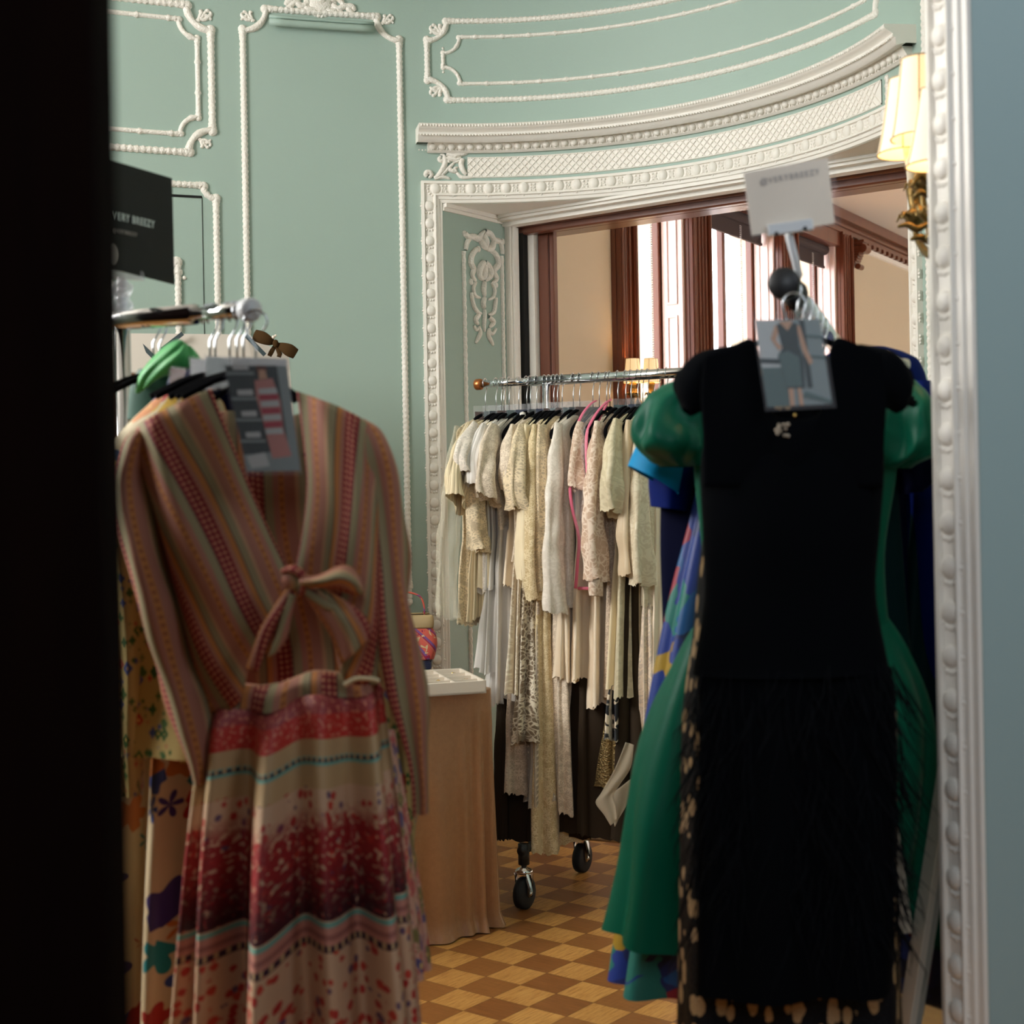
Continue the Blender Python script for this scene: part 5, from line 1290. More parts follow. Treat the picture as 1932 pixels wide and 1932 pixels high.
# plastic photo sleeves over the hooks
SG_ = 'clear photo sleeves along the back rail'
cols_ = ['photo_brown', 'photo_grey', 'photo_dark', 'photo_brown', 'photo_teal', 'denim_blue', 'photo_dark', 'denim_blue', 'photo_brown', 'photo_grey']
sl_px = [918, 935, 946, 960, 978, 995, 1020, 1033, 1048, 1060, 1070, 1084, 1096, 1108, 1180, 1208, 1222, 1240]
for i, px in enumerate(sl_px):
    s_ = rail_s(px); c = ra0 + rd * s_; zt_ = RZ - .074; w_ = .05
    fdir = (ru * .55 + rd * -.85).normalized()
    fdir = (rd * .72 - ru * .69).normalized(); 
    e = fdir; n_ = V(e.y, -e.x, 0); n_ = n_ if n_.y < 0 else -n_
    q = MB(); P = [c + e * -w_ + n_ * .004 + V(0, 0, zt_ - RZ), c + e * w_ + n_ * .004 + V(0, 0, zt_ - RZ), c + e * w_ + n_ * .004 + V(0, 0, zt_ - RZ - .13), c + e * -w_ + n_ * .004 + V(0, 0, zt_ - RZ - .13)]
    q.poly(P, n_, .001)
    names = {0: 'leftmost photo sleeve at the rail end', 14: 'large crumpled clear sleeve right of the pink bag', 17: 'rightmost photo sleeve near the navy sleeve'}
    o = q.build('photo_sleeve', 'clear_plastic', None, smooth=False, origin=c); tag(o, names.get(i, 'small clear plastic photo sleeve hooked along the back rail'), 'photo sleeve', SG_ if i not in names else None)
    k = MB(); P2 = [p.lerp((P[0] + P[2]) / 2, .12) + V(0, 0, -.012) for p in P]; k.poly(P2, -n_, .001); k.build('photo_print', cols_[i % 10], o, smooth=False)
# extra bare hooks seen on the rail
# ================================================================ NEAR GARMENTS
EX, EY = V(1, 0, 0), V(0, 1, 0)
def rp(y, xl, xr, Y, b): a = at(xl, y, Y); c = at(xr, y, Y); return ((a + c) / 2, (c - a).length / 2, b)
def tubes(root, name, mat, rows, e1=EX, e2=EY, **k):
    q = MB(); cloth(q, [rp(*r) for r in rows], e1, e2, **k); return q.build(name, mat, root)
def limb(root, name, mat, pts, **k):
    """sleeve along picture points (x, y, half width px, Y, depth)"""
    P = [at(x, y, Y) for x, y, h, Y, b in pts]; q = MB(); n = len(P)
    ax = (P[-1] - P[0]).normalized(); e1 = (EX - ax * ax.dot(EX)).normalized()
    cloth(q, [(P[i], pts[i][2] * pts[i][3] / F, pts[i][4]) for i in range(n)], e1, EY, **k); return q.build(name, mat, root)
def sheet(root, name, mat, curves, Y, bulge=.03, rip=.006, nr=9, n=5, thick=.0025, uo=0.0, fr=3.0):
    cs = [cat(c, n) for c in curves]; m = min(len(c) for c in cs); cs = [c[:m] for c in cs]
    P = []
    for j in range(m):
        row = cat([c[j] for c in cs], n); L = len(row) - 1
        P.append([at(x, y, Y - bulge * sin(PI * (i / L)) * sin(PI * min(1, .15 + .8 * j / m)) + rip * sin(i / L * PI * 2 * fr + j * .15)) for i, (x, y) in enumerate(row)])
    q = MB(); q.grid(P, uoff=uo); return q.build(name, mat, root, thick=thick)
def hanger_px(label, Y, top, drop_y, lt, rt, mat='black_velvet', grp=None, r=.007, loop=60):
    root = empty('clothes_hanger', at(top[0], top[1], Y), label, 'hanger', grp)
    k = Y / F; q = MB(); t = at(top[0], drop_y, Y); h = at(top[0], top[1], Y)
    q.pipe([h + V(.017 * cos(a), 0, .017 * sin(a)) for a in [PI * (-.3 + 1.3 * i / 10) for i in range(11)]] + [h + V(-.012, 0, -.02), h + V(.0, 0, -.04), t], .0018, 8); q.build('hanger_hook', 'steel_wire', root)
    q = MB()
    for (x, y), sg in ((lt, -1), (rt, 1)):
        P = catv([at(top[0], drop_y, Y), at(top[0] + (x - top[0]) * .35, drop_y + (y - drop_y) * .22, Y), at(x - sg * 25, y - 18, Y), at(x, y, Y), at(x - sg * 2, y + loop * .6, Y), at(x - sg * 40, y + loop, Y), at(top[0] + (x - top[0]) * .5, y + loop, Y)], 5)
        q.pipe(P, r, 8, flat=.55, up=V(0, 0, 1))
    q.build('hanger_shoulder', mat, root); return root
NL = 'dresses on the left rack'
# --- striped wrap dress
Y0 = 2.04
root = empty('striped_dress', at(545, 1700, Y0), 'long-sleeved dress with diagonal woven stripes, tied bow and red flowered skirt', 'dress')
sheet(root, 'bodice_back', 'stripe_print', [[(330, 800), (335, 1000), (380, 1200), (395, 1352)], [(430, 775), (430, 1000), (440, 1200), (450, 1366)], [(520, 790), (520, 1000), (520, 1200), (520, 1340)], [(600, 775), (610, 1000), (610, 1200), (610, 1310)], [(700, 800), (705, 1000), (705, 1200), (706, 1300)]], Y0 + .10, -.02, .004, uo=.31)
sheet(root, 'bodice_front', 'stripe_print', [
    [(398, 733), (432, 820), (470, 915), (512, 1010), (550, 1088)], [(355, 752), (388, 880), (432, 985), (484, 1070), (528, 1132)], [(312, 772), (348, 920), (392, 1040), (446, 1125), (505, 1192)],
    [(280, 790), (318, 960), (362, 1090), (412, 1188), (470, 1262)], [(258, 808), (302, 985), (342, 1125), (384, 1240), (448, 1330)], [(246, 835), (304, 1010), (338, 1155), (370, 1270), (396, 1345)]], Y0, .05, .004, uo=.018)
sheet(root, 'bodice_front', 'stripe_print', [
    [(560, 738), (573, 830), (580, 915), (572, 1000), (556, 1086)], [(600, 752), (616, 860), (622, 950), (606, 1035), (584, 1105)], [(640, 768), (656, 890), (655, 990), (638, 1080), (606, 1150)],
    [(672, 784), (686, 920), (688, 1035), (672, 1130), (632, 1220)], [(694, 800), (704, 960), (708, 1085), (702, 1190), (652, 1284)], [(708, 815), (716, 985), (718, 1120), (716, 1220), (712, 1292)]], Y0, .05, .004, uo=.02)
for sl, uo in (([(286, 800, 12, Y0 + .03, .02), (268, 822, 28, Y0 + .02, .035), (256, 865, 32, Y0 + .02, .045), (252, 920, 32, Y0 + .02, .05), (268, 1020, 34, Y0, .05), (296, 1120, 36, Y0, .045), (322, 1220, 38, Y0 + .01, .045), (350, 1320, 36, Y0 + .01, .04), (376, 1425, 26, Y0 + .01, .03), (381, 1475, 16, Y0 + .01, .02)], 0),
               ([(676, 792, 12, Y0 + .03, .02), (692, 815, 28, Y0 + .02, .035), (708, 858, 31, Y0 + .02, .045), (722, 920, 32, Y0 + .03, .05), (735, 1030, 33, Y0 + .03, .05), (745, 1140, 34, Y0 + .02, .045), (760, 1250, 32, Y0 + .02, .04), (778, 1370, 26, Y0 + .02, .035), (790, 1470, 20, Y0 + .02, .03), (792, 1535, 17, Y0 + .02, .02)], .4)):
    limb(root, 'sleeve', 'stripe_print', sl, n=64, folds=3, amp=(.1, .4), ph=uo * 9, crum=.014, cf_=14)
def zo(cf): return .020 * (cf + 1) + .006 * sin(cf * 7)
sk = [(1345, 392, 716, Y0 + .03, .035), (1375, 386, 722, Y0 + .03, .05), (1450, 380, 730, Y0 + .03, .06), (1600, 368, 746, Y0 + .03, .075), (1760, 360, 762, Y0 + .03, .085), (1932, 352, 778, Y0 + .03, .09), (2130, 345, 792, Y0 + .03, .095)]
tubes(root, 'skirt', 'skirt_print', sk, folds=11, amp=(.35, 1.1), n=220, zoff=zo, ph=2.2, sup=2.6)
wb = [(1306, 402, 708, Y0 + .035, .012), (1322, 396, 714, Y0 + .03, .032), (1348, 391, 718, Y0 + .03, .038)]
q = MB(); cloth(q, [rp(*r) for r in wb], EX, EY, n=220, folds=11, amp=(.2, .4), zoff=zo, ph=2.2, sup=2.6); q.build('waistband', 'stripe_print', root)
# bow at the front
kn = at(556, 1092, Y0 - .07)
q = MB(); q.ball(kn, .016, 14, 1.15, .8, 1.0); q.pipe(catv([at(540, 1078, Y0 - .07), at(556, 1074, Y0 - .085), at(572, 1090, Y0 - .085), at(568, 1118, Y0 - .07)], 4), .010, 8, flat=.6); b0 = q.build('bow_knot', 'stripe_print', root)
sheet(root, 'bow_loop', 'stripe_print', [[(566, 1086), (600, 1086), (640, 1068), (664, 1072), (680, 1092)], [(566, 1096), (602, 1096), (640, 1090), (668, 1098), (686, 1116)], [(566, 1106), (600, 1108), (636, 1112), (662, 1120), (680, 1122)]], Y0 - .08, .03, .002, uo=.05)
sheet(root, 'bow_loop', 'stripe_print', [[(568, 1104), (596, 1120), (620, 1136), (640, 1146)], [(566, 1116), (590, 1136), (612, 1150), (630, 1154)]], Y0 - .07, .01, .001, uo=.02)
sheet(root, 'bow_tail', 'stripe_print', [[(572, 1118), (600, 1160), (624, 1200), (644, 1252)], [(590, 1112), (630, 1150), (660, 1190), (668, 1234)], [(604, 1108), (660, 1140), (692, 1168), (700, 1200)]], Y0 - .06, .015, .003, uo=.045)
sheet(root, 'bow_tail', 'stripe_print', [[(540, 1112), (514, 1150), (490, 1190), (464, 1262)], [(556, 1112), (534, 1160), (510, 1205), (486, 1268)]], Y0 - .065, .015, .002, uo=.09)
q = sheet(root, 'bow_tail', 'stripe_print', [[(546, 1120), (530, 1165), (520, 1200), (506, 1240)], [(560, 1124), (548, 1170), (540, 1205), (520, 1232)]], Y0 - .075, .006, .001, uo=.026); q['label'] = 'sage green bow tail'
sheet(root, 'belt_loop', 'floral_collar', [[(648, 1290), (670, 1278), (700, 1278), (716, 1282)], [(650, 1296), (672, 1284), (700, 1284), (716, 1288)]], Y0 - .04, .004, 0)
hanger_px('black velvet hanger inside the striped dress', Y0 + .06, (482, 606), 712, (320, 826), (664, 822), loop=36)
# photo card on the left dress
def card(root_name, label, Cn, Yc, parts, sleeve_pad=.04, th=.0008, bg='photo_dark'):
    P = [at(x, y, Yc) for x, y in Cn]
    def L(u, v, d=0.0): return (P[0].lerp(P[1], u)).lerp(P[3].lerp(P[2], u), v) + V(0, -d, 0)
    q = MB(); q.poly([L(0, 0), L(1, 0), L(1, 1), L(0, 1)], V(0, 1, 0), th); o = q.build(root_name, bg, None, smooth=False, origin=P[0]); tag(o, label, 'photo card')
    for i, (mat, shape, nm) in enumerate(parts):
        q = MB(); q.poly([L(u, v, .0006 + .00008 * i) for u, v in shape]); q.build(nm, mat, o, smooth=False)
    e = sleeve_pad; q = MB(); q.poly([L(a, b, .003) for a, b in ((-e, -e * 2), (1 + e, -e * 2), (1 + e, 1 + e), (-e, 1 + e))], V(0, -1, 0), .0005); q.build('clear_sleeve', 'card_film', o, smooth=False)
    return o
sh_ = []
for v in (.06, .30, .50, .70): sh_.append(('photo_grey', [(0, v), (.45, v), (.45, v + .025), (0, v + .025)], 'printed_picture')); sh_.append(('photo_light', [(.12, v - .07), (.38, v - .075), (.38, v - .02), (.12, v - .02)], 'printed_picture'))
sh_ += [('photo_grey', [(.84, 0), (1, 0), (1, 1), (.84, 1)], 'printed_picture'), ('photo_grey', [(0, .84), (1, .80), (1, 1), (0, 1)], 'printed_picture'), ('photo_light', [(.05, .86), (.4, .82), (.45, .95), (.1, .97)], 'printed_picture'),
        ('photo_pink', [(.44, .14), (.74, .12), (.82, .34), (.80, .60), (.88, .86), (.52, .88), (.46, .5), (.42, .3)], 'printed_picture'),
        ('skin', [(.53, .03), (.64, .03), (.66, .12), (.52, .13)], 'printed_picture'), ('photo_brown', [(.50, .0), (.67, .0), (.68, .07), (.64, .04), (.54, .04), (.52, .12)], 'printed_picture')]
for v in (.22, .34, .47, .60): sh_.append(('photo_light', [(.48, v), (.78, v - .01), (.79, v + .045), (.48, v + .05)], 'printed_picture'))
for v in (.28, .41, .54): sh_.append(('red_bag', [(.47, v), (.79, v - .01), (.79, v + .04), (.48, v + .045)], 'printed_picture'))
card('photo_card', 'photo card of a pink striped dress hung at the neck of the striped dress', ((424, 690), (541, 690), (567, 888), (466, 890)), 1.96, sh_)
# --- garments behind it on the left rack
Y1 = 2.26
root = empty('floral_dress', at(420, 1700, Y1), 'yellow long-sleeved dress sprinkled with small green and blue flowers', 'dress', None)
tubes(root, 'bodice', 'floral_yellow', [(800, 250, 500, Y1, .02), (850, 222, 600, Y1, .03), (1000, 226, 640, Y1, .04), (1250, 240, 660, Y1, .04), (1420, 236, 640, Y1, .05)], folds=6, amp=(.2, .5))
limb(root, 'sleeve', 'floral_yellow', [(236, 850, 26, Y1, .03), (226, 980, 28, Y1, .04), (238, 1120, 30, Y1, .04), (246, 1260, 30, Y1, .04), (244, 1400, 26, Y1, .03), (246, 1500, 20, Y1, .02)], folds=4, amp=(.2, .4))
limb(root, 'sleeve', 'floral_yellow', [(690, 900, 26, Y1, .03), (712, 1050, 30, Y1, .04), (738, 1200, 34, Y1, .04), (752, 1350, 34, Y1, .045), (762, 1480, 28, Y1, .04), (766, 1560, 18, Y1, .03), (764, 1600, 16, Y1, .03)], folds=4, amp=(.2, .4))
Y2 = 2.36
root = empty('floral_dress', at(330, 1700, Y2), 'cream maxi dress with large scattered retro flowers beside the dark door', 'dress')
tubes(root, 'collar', 'floral_collar', [(742, 300, 395, Y1 - .03, .015), (760, 282, 420, Y1 - .03, .02), (800, 240, 425, Y1 - .03, .03), (850, 205, 400, Y1 - .02, .03), (900, 205, 320, Y1, .03)], folds=3, amp=(.1, .3))
tubes(root, 'body', 'floral_cream', [(860, 220, 560, Y2, .03), (1200, 222, 560, Y2, .05), (1400, 215, 560, Y2, .07), (1700, 200, 560, Y2, .08), (2050, 190, 570, Y2, .09)], folds=13, amp=(.2, .8), n=120, ph=1)
Y3 = 2.2
root = empty('pink_floral_skirt', at(700, 1700, Y3), 'pink floral skirt peeping out right of the striped dress', 'skirt')
tubes(root, 'skirt', 'floral_pink', [(1380, 560, 742, Y3, .03), (1600, 560, 775, Y3, .05), (1720, 560, 792, Y3, .05), (1835, 555, 804, Y3, .05)], folds=8, amp=(.3, .8), n=80)
Y4 = 2.42
root = empty('green_scarf', at(320, 700, Y4), 'bright green satin scarf draped over a hanger on the left rack', 'scarf')
sheet(root, 'scarf_cloth', 'bright_green', [[(335, 640), (310, 655), (280, 685), (262, 712), (256, 742)], [(345, 644), (330, 662), (306, 684), (286, 706), (268, 738)], [(352, 650), (350, 668), (340, 684), (330, 700), (300, 712)], [(360, 655), (372, 668), (378, 680), (372, 690), (350, 700)]], Y4 - .05, .03, .004)
tubes(root, 'scarf_fold', 'dark_green', [(696, 262, 360, Y4, .02), (730, 245, 372, Y4, .02), (790, 240, 380, Y4, .02)], folds=3)
for nm, lab, mat, rws in (('rust_blouse', 'rust brown blouse shoulder at the dark door edge', 'rust', [(705, 225, 262, 2.5, .02), (740, 205, 275, 2.5, .03), (800, 195, 300, 2.5, .03), (1300, 195, 300, 2.5, .03)]),
                          ('denim_top', 'dark denim blue top between green scarf and floral collar', 'denim_blue', [(700, 340, 420, 2.38, .02), (750, 310, 440, 2.38, .03), (1100, 300, 450, 2.38, .03)]),
                          ('navy_dress', 'navy dress behind the photo sleeves of the left rack', 'navy', [(690, 400, 470, 2.3, .02), (740, 340, 520, 2.3, .03), (1200, 330, 540, 2.3, .03)])):
    c = at((rws[0][1] + rws[0][2]) / 2, rws[-1][0], rws[0][3]); root = empty(nm, c, lab, 'top' if 'top' in nm or 'blouse' in nm else 'dress'); tubes(root, 'body', mat, rws, folds=5, amp=(.2, .4))
for i, (x, y, Y) in enumerate(((288, 602, 2.42), (300, 604, 2.40), (395, 595, 2.24), (405, 594, 2.22), (432, 592, 2.18), (446, 590, 2.16), (458, 589, 2.14))):
    root = empty('clothes_hanger', at(x, y, Y), 'wire-hooked hanger crowded behind the striped dress on the left rack', 'hanger', 'hangers behind the striped dress')
    q = MB(); h = at(x, y, Y); fd = lface; q.pipe([h + fd * (.017 * cos(a)) + V(0, 0, .017 * sin(a)) for a in [PI * (-.3 + 1.3 * k / 10) for k in range(11)]] + [h - fd * .012 + V(0, 0, -.02), h + V(0, 0, -.04), h + V(0, 0, -.09)], .0018, 8); q.build('hanger_hook', 'steel_wire', root)
    q = MB(); t = h + V(0, 0, -.09); q.pipe([t + fd * .10 + V(0, 0, -.04), t + fd * .05 + V(0, 0, -.015), t, t - fd * .05 + V(0, 0, -.015), t - fd * .10 + V(0, 0, -.04)], .005, 8); q.build('hanger_shoulder', 'black_velvet', root)
for i, (x0, y0, x1, y1, Y, m_) in enumerate(((356, 672, 410, 738, 2.24, 'photo_light'), (318, 690, 352, 738, 2.34, 'photo_brown'), (385, 668, 440, 735, 2.19, 'photo_grey'), (430, 672, 548, 700, 2.05, 'photo_light'))):
    q = MB(); P = [at(x0, y0, Y), at(x1, y0 + 4, Y - .02), at(x1, y1, Y - .02), at(x0, y1, Y)]; q.poly(P, V(0, -1, 0), .001)
    lb_ = ['cloudy clear photo sleeve behind the floral collar', 'clear sleeve with brown photo beside the green scarf', 'clear photo sleeve just left of the neck photo card', 'empty clear sleeve top above the neck photo card'][i]
    o = q.build('photo_sleeve', 'clear_plastic', None, smooth=False, origin=P[0]); tag(o, lb_, 'photo sleeve')
    q = MB(); q.poly([p.lerp((P[0] + P[2]) / 2, .12) + V(0, .002, 0) for p in P], V(0, 1, 0), .0006); q.build('photo_print', m_, o, smooth=False)

# ================================================================ RIGHT RACK
K0 = 2.05
root = empty('black_dress', at(1490, 1870, K0), 'black sleeveless cocktail dress with feathered skirt at the front of the right rack', 'dress')
tubes(root, 'bodice', 'black_crepe', [(775, 1352, 1640, K0, .03), (800, 1335, 1660, K0, .04), (880, 1322, 1668, K0, .05), (1000, 1326, 1660, K0, .055), (1120, 1330, 1652, K0, .05), (1240, 1312, 1672, K0, .055), (1270, 1308, 1680, K0, .06)], folds=3, amp=(.05, .15))
sheet(root, 'neck_yoke', 'black_crepe', [[(1330, 672), (1322, 740), (1326, 820), (1328, 920)], [(1380, 652), (1378, 740), (1380, 830), (1382, 920)], [(1426, 648), (1430, 730), (1438, 800), (1440, 920)], [(1446, 770), (1462, 800), (1470, 850), (1472, 920)],
    [(1500, 792), (1500, 820), (1500, 870), (1500, 920)], [(1554, 770), (1540, 800), (1530, 850), (1528, 920)], [(1570, 646), (1568, 730), (1562, 800), (1560, 920)], [(1618, 650), (1622, 740), (1618, 830), (1616, 920)], [(1662, 668), (1672, 740), (1668, 820), (1664, 920)]], K0 - .04, .015, .001)
limb(root, 'cap_sleeve', 'black_crepe', [(1392, 660, 14, K0 + .01, .02), (1350, 690, 40, K0, .03), (1318, 722, 42, K0, .035), (1300, 752, 34, K0, .03), (1296, 778, 12, K0, .02)], folds=0, amp=(0, 0))
limb(root, 'cap_sleeve', 'black_crepe', [(1610, 658, 14, K0 + .01, .02), (1650, 686, 40, K0, .03), (1680, 720, 40, K0, .035), (1696, 750, 30, K0, .03), (1700, 774, 10, K0, .02)], folds=0, amp=(0, 0))
tubes(root, 'skirt', 'black_crepe', [(1262, 1316, 1682, K0, .05), (1400, 1318, 1688, K0, .06), (1600, 1316, 1688, K0, .06), (1866, 1314, 1680, K0, .06)], folds=6, amp=(.1, .3))
q = MB()
for i in range(650):
    a = R.uniform(0, 2 * PI); yy = R.uniform(1245, 1730); c, w_, b_ = rp(yy, 1314, 1684, K0, .065)
    p = c + V(w_ * cos(a), 0, 0) + V(0, -abs(b_ * sin(a)) if R.random() < .8 else b_ * sin(a), 0); out = V(cos(a), sin(a) * .6 if sin(a) < 0 else sin(a), 0)
    L = R.uniform(.05, .12); sw = R.uniform(-.03, .03)
    k_ = .5 if out.x < 0 else 1.0
    P = [p, p + out * L * .12 * k_ + V(sw * .3, 0, -L * .35), p + out * L * .18 * k_ + V(sw, 0, -L * .75), p + out * L * R.uniform(.05, .42) * k_ + V(sw * 1.2, 0, -L)]
    q.pipe(P, [.0012, .0022, .0018, .0004], 4, cap=False, flat=.5)
f_ = q.build('feather_fringe', 'feather', root); f_['kind'] = 'stuff'
q = MB()
for k in range(14): q.ball(at(1476 + R.uniform(-13, 13), 812 + R.uniform(-12, 12), K0 - .06), .0024, 6)
q.build('crystal_clasp', 'tray_lining', root)
q = MB(); q.ball(at(1500, 784, K0 - .045), .003, 8); q.build('gold_pin', 'gold', root)
hanger_px('wide black velvet hanger of the feathered black dress', K0 + .02, (1498, 575), 632, (1278, 712), (1716, 706), r=.0085, loop=50)
# photo card with a headless figure in a dark dress
card('photo_card', 'photo card of a figure in a dark green cocktail dress on the black dress', ((1424, 604), (1546, 602), (1570, 762), (1448, 768)), 1.98, [
    ('photo_light', [(0, 0), (.42, 0), (.42, .55), (0, .55)], 'printed_picture'), ('photo_teal', [(.0, .55), (.4, .55), (.42, 1), (0, 1)], 'printed_picture'),
    ('photo_dark', [(0, .44), (.4, .46), (.4, .52), (0, .50)], 'printed_picture'), ('photo_dark', [(.68, 0), (.76, 0), (.74, .8), (.66, .8)], 'printed_picture'),
    ('photo_teal', [(.76, .18), (1, .20), (1, .23), (.76, .21)], 'printed_picture'), ('photo_teal', [(.76, .42), (1, .44), (1, .47), (.76, .45)], 'printed_picture'), ('photo_teal', [(.62, .84), (1, .96), (1, 1), (.56, .9)], 'printed_picture'),
    ('skin', [(.36, .02), (.58, .02), (.50, .13), (.44, .13)], 'printed_picture'), ('skin', [(.30, .06), (.36, .10), (.28, .24), (.36, .32), (.30, .36), (.20, .22)], 'printed_picture'), ('skin', [(.62, .06), (.68, .08), (.74, .36), (.80, .50), (.74, .54), (.66, .36)], 'printed_picture'),
    ('photo_dark', [(.32, .06), (.38, .04), (.48, .13), (.57, .04), (.64, .05), (.62, .30), (.66, .46), (.62, .80), (.34, .80), (.30, .55), (.27, .42), (.36, .33)], 'printed_picture'),
    ('photo_teal', [(.28, .40), (.44, .36), (.60, .44), (.58, .78), (.34, .78)], 'printed_picture'),
    ('skin', [(.36, .80), (.44, .80), (.42, 1), (.35, 1)], 'printed_picture'), ('skin', [(.50, .80), (.56, .80), (.56, 1), (.50, 1)], 'printed_picture')], .05, bg='photo_grey')
K1 = 2.17
root = empty('sequin_dress', at(1490, 1990, K1), 'black dress covered in gold and silver sequin leaves behind the feathered one', 'dress')
tubes(root, 'body', 'sequin_petals', [(690, 1380, 1640, K1, .015), (720, 1365, 1650, K1, .03), (900, 1345, 1645, K1, .04), (1050, 1322, 1640, K1, .04), (1200, 1308, 1660, K1, .05), (1350, 1290, 1690, K1, .06), (1600, 1286, 1690, K1, .06), (1932, 1282, 1700, K1, .07), (2040, 1280, 1705, K1, .07)], folds=7, amp=(.1, .35), n=90)
root = empty('pale_slip', at(1640, 1760, K1 + .07), 'pale grey green slip whose hem corner shows between black and green dresses', 'dress')
tubes(root, 'body', 'cream_cloth', [(1000, 1480, 1640, K1 + .075, .01), (1400, 1480, 1672, K1 + .075, .015), (1600, 1480, 1700, K1 + .075, .015), (1760, 1480, 1722, K1 + .075, .015)], folds=2, amp=(.1, .2))
K2 = 2.44
root = empty('emerald_dress', at(1460, 1780, K2), 'emerald satin dress with puffed sleeves and flared skirt', 'dress')
tubes(root, 'bodice', 'emerald', [(690, 1330, 1680, K2, .02), (730, 1300, 1712, K2, .03), (900, 1312, 1690, K2, .04), (1050, 1326, 1668, K2, .04), (1195, 1316, 1676, K2, .04)], folds=4, amp=(.1, .3), n=80)
tubes(root, 'skirt', 'emerald', [(1176, 1318, 1672, K2, .035), (1240, 1276, 1712, K2, .06), (1350, 1236, 1750, K2, .08), (1500, 1200, 1764, K2, .09), (1650, 1172, 1745, K2, .09), (1770, 1153, 1728, K2, .09)], folds=7, amp=(.12, .65), n=140, ph=.7, crum=.016, cf_=9, zoff=lambda c: .012 * c * c - .03 * (1 - c * c))
for sx, pts in ((0, [(1318, 715, 34, K2, .03), (1288, 745, 58, K2 - .01, .06), (1262, 800, 66, K2 - .02, .075), (1262, 850, 58, K2 - .02, .07), (1290, 880, 36, K2, .04)]), (1, [(1680, 710, 30, K2, .03), (1708, 750, 52, K2 - .01, .06), (1716, 810, 54, K2 - .02, .075), (1706, 858, 44, K2 - .02, .07), (1690, 884, 26, K2, .04)])):
    q = MB(); P = [at(x, y, Y) for x, y, h, Y, b in pts]; cloth(q, [(P[i], pts[i][2] * K2 / F, pts[i][4]) for i in range(5)], EX, EY, n=110, folds=6, amp=(.06, .22), ph=sx * 2, wob=1.8, sup=2.0, step=9, crum=.034, cf_=20); q.build('puff_sleeve', 'emerald', root)
K3 = 2.58
root = empty('print_dress', at(1400, 1860, K3), 'blue green and red printed dress showing below the emerald skirt', 'dress')
tubes(root, 'body', 'print_multi', [(800, 1340, 1660, K3, .03), (960, 1310, 1680, K3, .03), (1100, 1276, 1700, K3, .05), (1250, 1246, 1710, K3, .06), (1400, 1222, 1720, K3, .07), (1600, 1200, 1730, K3, .08), (1780, 1172, 1745, K3, .09), (1852, 1162, 1752, K3, .09)], folds=9, amp=(.2, .7), n=110, zoff=lambda c: -.012 * (1 - c * c))
K4 = 2.66
root = empty('navy_jacket', at(1330, 1300, K4), 'navy jacket hanging with a royal blue sleeve toward the cream dresses', 'jacket')
tubes(root, 'body', 'navy', [(720, 1300, 1680, K4, .02), (780, 1258, 1700, K4, .03), (1000, 1250, 1710, K4, .05), (1200, 1256, 1712, K4, .05), (1380, 1252, 1716, K4, .05)], folds=5, amp=(.1, .4))
limb(root, 'sleeve', 'royal_blue', [(1280, 830, 40, K4 - .03, .04), (1268, 900, 44, K4 - .03, .05), (1262, 960, 34, K4 - .03, .045)], folds=3, amp=(.1, .3))
root = empty('azure_blouse', at(1262, 960, K4 + .12), 'turquoise blouse with wide short sleeve poking out toward the cream dresses', 'blouse')
q = MB(); P0_ = at(1278, 752, K4 - .1); P1_ = at(1232, 905, K4 - .1); axx = (P1_ - P0_).normalized(); e1 = (V(1, 0, .45).normalized()); 
cloth(q, [(P0_, .022, .02), (P0_.lerp(P1_, .3), .036, .035), (P0_.lerp(P1_, .65), .046, .045), (P1_, .052, .052)], V(.86, 0, -.50), EY, n=48, folds=3, amp=(.05, .12), sup=2.0); q.build('sleeve', 'azure', root)
tubes(root, 'body', 'azure', [(760, 1290, 1660, K4 + .1, .02), (900, 1290, 1700, K4 + .1, .03), (1280, 1300, 1700, K4 + .1, .03)], folds=3)
K5 = 2.78
root = empty('royal_blue_coat', at(1680, 1300, K5), 'royal blue coat with rounded shoulder and long sleeve by the blue wall', 'coat')
tubes(root, 'body', 'royal_blue', [(655, 1590, 1670, K5, .02), (668, 1560, 1710, K5, .035), (690, 1545, 1738, K5, .05), (760, 1530, 1752, K5, .05), (1000, 1520, 1750, K5, .05), (1260, 1500, 1750, K5, .05)], folds=3, amp=(.05, .3))
limb(root, 'sleeve', 'royal_blue', [(1732, 720, 22, K5 - .05, .03), (1750, 850, 32, K5 - .08, .045), (1758, 1000, 34, K5 - .1, .05), (1764, 1150, 34, K5 - .1, .05), (1768, 1275, 26, K5 - .1, .04)], folds=3, amp=(.1, .3))
root = empty('cream_shirt', at(1680, 900, 2.66), 'cream shirt shoulder in front of the royal blue coat', 'shirt')
tubes(root, 'body', 'cream_cloth', [(660, 1640, 1676, 2.5, .01), (676, 1620, 1700, 2.5, .02), (700, 1600, 1716, 2.5, .025), (860, 1600, 1670, 2.5, .025)], folds=2)
root = empty('ink_blouse', at(1720, 900, 2.42), 'dark ink blue puff sleeve blouse beneath the emerald sleeve', 'blouse')
limb(root, 'sleeve', 'navy', [(1700, 780, 40, 2.52, .03), (1724, 850, 48, 2.52, .04), (1732, 900, 40, 2.52, .04), (1717, 930, 22, 2.52, .03)], folds=5, amp=(.1, .25))
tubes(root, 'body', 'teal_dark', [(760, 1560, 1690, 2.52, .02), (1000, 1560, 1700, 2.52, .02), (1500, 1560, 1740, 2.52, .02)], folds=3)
root = empty('red_bag', at(1775, 985, 2.62), 'small red cloth bag hanging between the blue coat and white casing', 'bag')
tubes(root, 'bag_body', 'ruby', [(895, 1762, 1772, 2.6, .01), (930, 1762, 1784, 2.6, .02), (985, 1764, 1796, 2.6, .02)], folds=2)
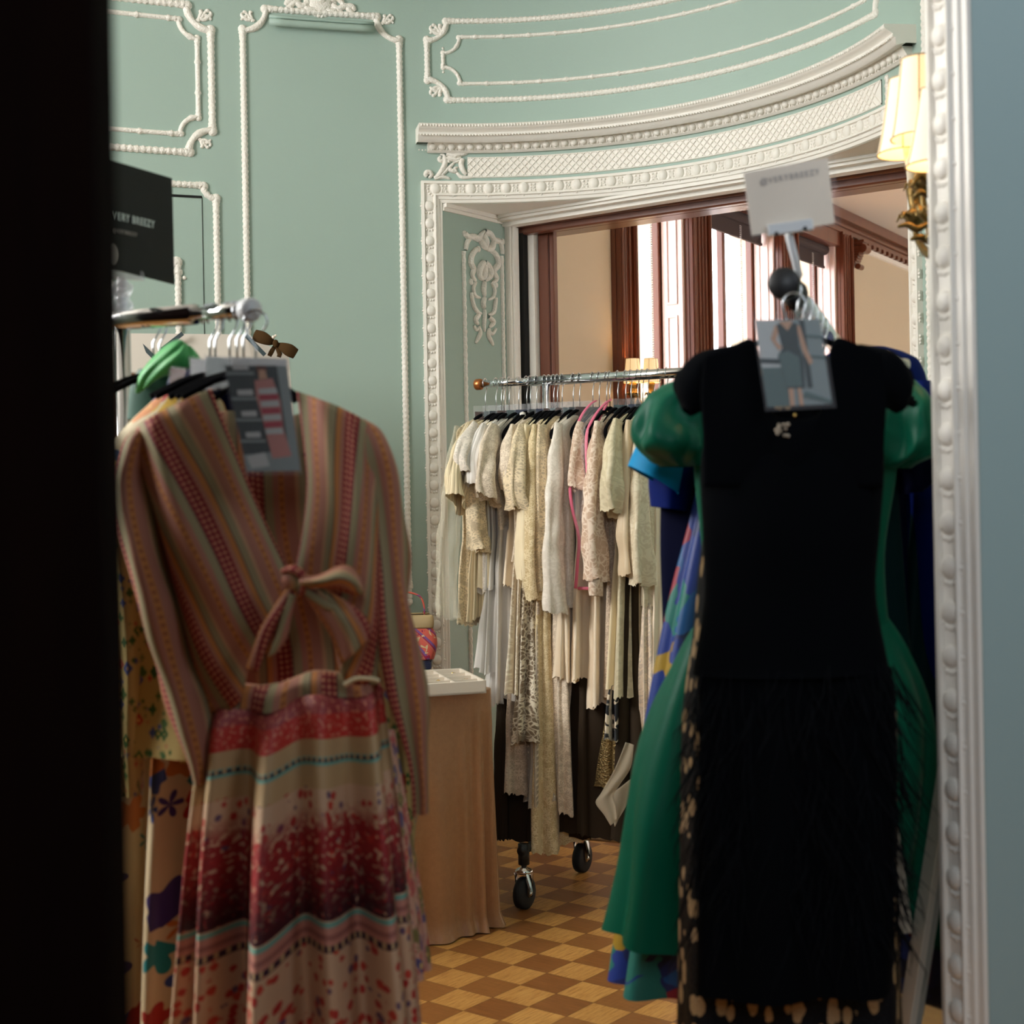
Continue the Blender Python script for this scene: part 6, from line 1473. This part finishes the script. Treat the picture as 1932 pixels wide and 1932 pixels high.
root = empty('dark_print_dress', at(1760, 1500, 2.74), 'dark patterned dress in the shadow beside the white casing', 'dress')
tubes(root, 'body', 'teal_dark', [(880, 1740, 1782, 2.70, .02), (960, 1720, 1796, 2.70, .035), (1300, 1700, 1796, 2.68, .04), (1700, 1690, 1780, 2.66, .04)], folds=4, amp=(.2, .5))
# photo sleeves and chrome clutter behind the knob
for i, (x0, y0, x1, y1, Y) in enumerate(((1500, 560, 1540, 606, 2.2), (1520, 575, 1556, 640, 2.3), (1538, 600, 1575, 650, 2.45))):
    q = MB(); P = [at(x0, y0, Y), at(x1, y0 + 6, Y), at(x1, y1, Y), at(x0, y1, Y)]; q.poly(P, V(.3, -1, 0).normalized(), .001)
    o = q.build('photo_sleeve', 'clear_plastic', None, smooth=False, origin=P[0]); tag(o, ['topmost clear sleeve right under the black rail knob', 'middle clear sleeve sloping away behind the rail knob', 'lowest clear sleeve above the royal blue shoulder'][i], 'photo sleeve')
for i in range(6):
    h = ka + qd * (.06 + .085 * i); root = empty('clothes_hanger', h, 'hanger with chrome hook lined up behind the black rail knob', 'hanger', 'hangers behind the feathered dress')
    q = MB(); q.pipe([h + qf * (.017 * cos(a)) + V(0, 0, .017 * sin(a)) for a in [PI * (-.3 + 1.3 * k / 10) for k in range(11)]] + [h - qf * .012 + V(0, 0, -.02), h + V(0, 0, -.09)], .002, 8); q.build('hanger_hook', 'steel_wire', root)
    t = h + V(0, 0, -.09); q = MB(); q.pipe([t + qf * .17 + V(0, 0, -.07), t + qf * .05 + V(0, 0, -.015), t, t - qf * .05 + V(0, 0, -.015), t - qf * .17 + V(0, 0, -.07)], .006, 8); q.build('hanger_shoulder', 'black_velvet', root)

# ================================================================ LEANING MIRROR
# far edge runs from the floor up to the wall; the glass faces the room
f0 = at(1810, 1300, 2.42); f1 = at(1712, 1930, 2.42); dn = (f1 - f0).normalized(); f2 = f0 + dn * ((f0.z - .01) / -dn.z)
n0 = V(f0.x - .035, 2.06, f0.z); upv = -dn
sd = (V(f2.x - .16, 2.05, 0) - V(f2.x, f2.y, 0)).normalized(); sd = V(.32, -.947, 0).normalized(); wd = .20; fw = .034
root = empty('leaning_mirror', f2 + sd * wd / 2, 'tall mirror in a narrow pale frame leaning against the right wall', 'mirror')
H_ = (f0 - f2).length + .35; nm = sd.cross(upv).normalized(); nm = nm if nm.x < 0 else -nm
def mp(a, b, c=0): return f2 + sd * a + upv * b + nm * c
def mbar(q, a0, a1, b0, b1, d=.02):
    q.poly([mp(a0, b0), mp(a1, b0), mp(a1, b1), mp(a0, b1)], nm, d)
q = MB(); mbar(q, 0, fw, 0, H_); mbar(q, wd - fw, wd, 0, H_); mbar(q, fw, wd - fw, 0, fw); mbar(q, fw, wd - fw, H_ - fw, H_); q.build('mirror_frame', 'mirror_frame_paint', root, smooth=False, bevel=.002)
q = MB(); q.poly([mp(fw, fw), mp(wd - fw, fw), mp(wd - fw, H_ - fw), mp(fw, H_ - fw)], nm, .008); q.build('mirror_glass', 'mirror_silver', root, smooth=False)
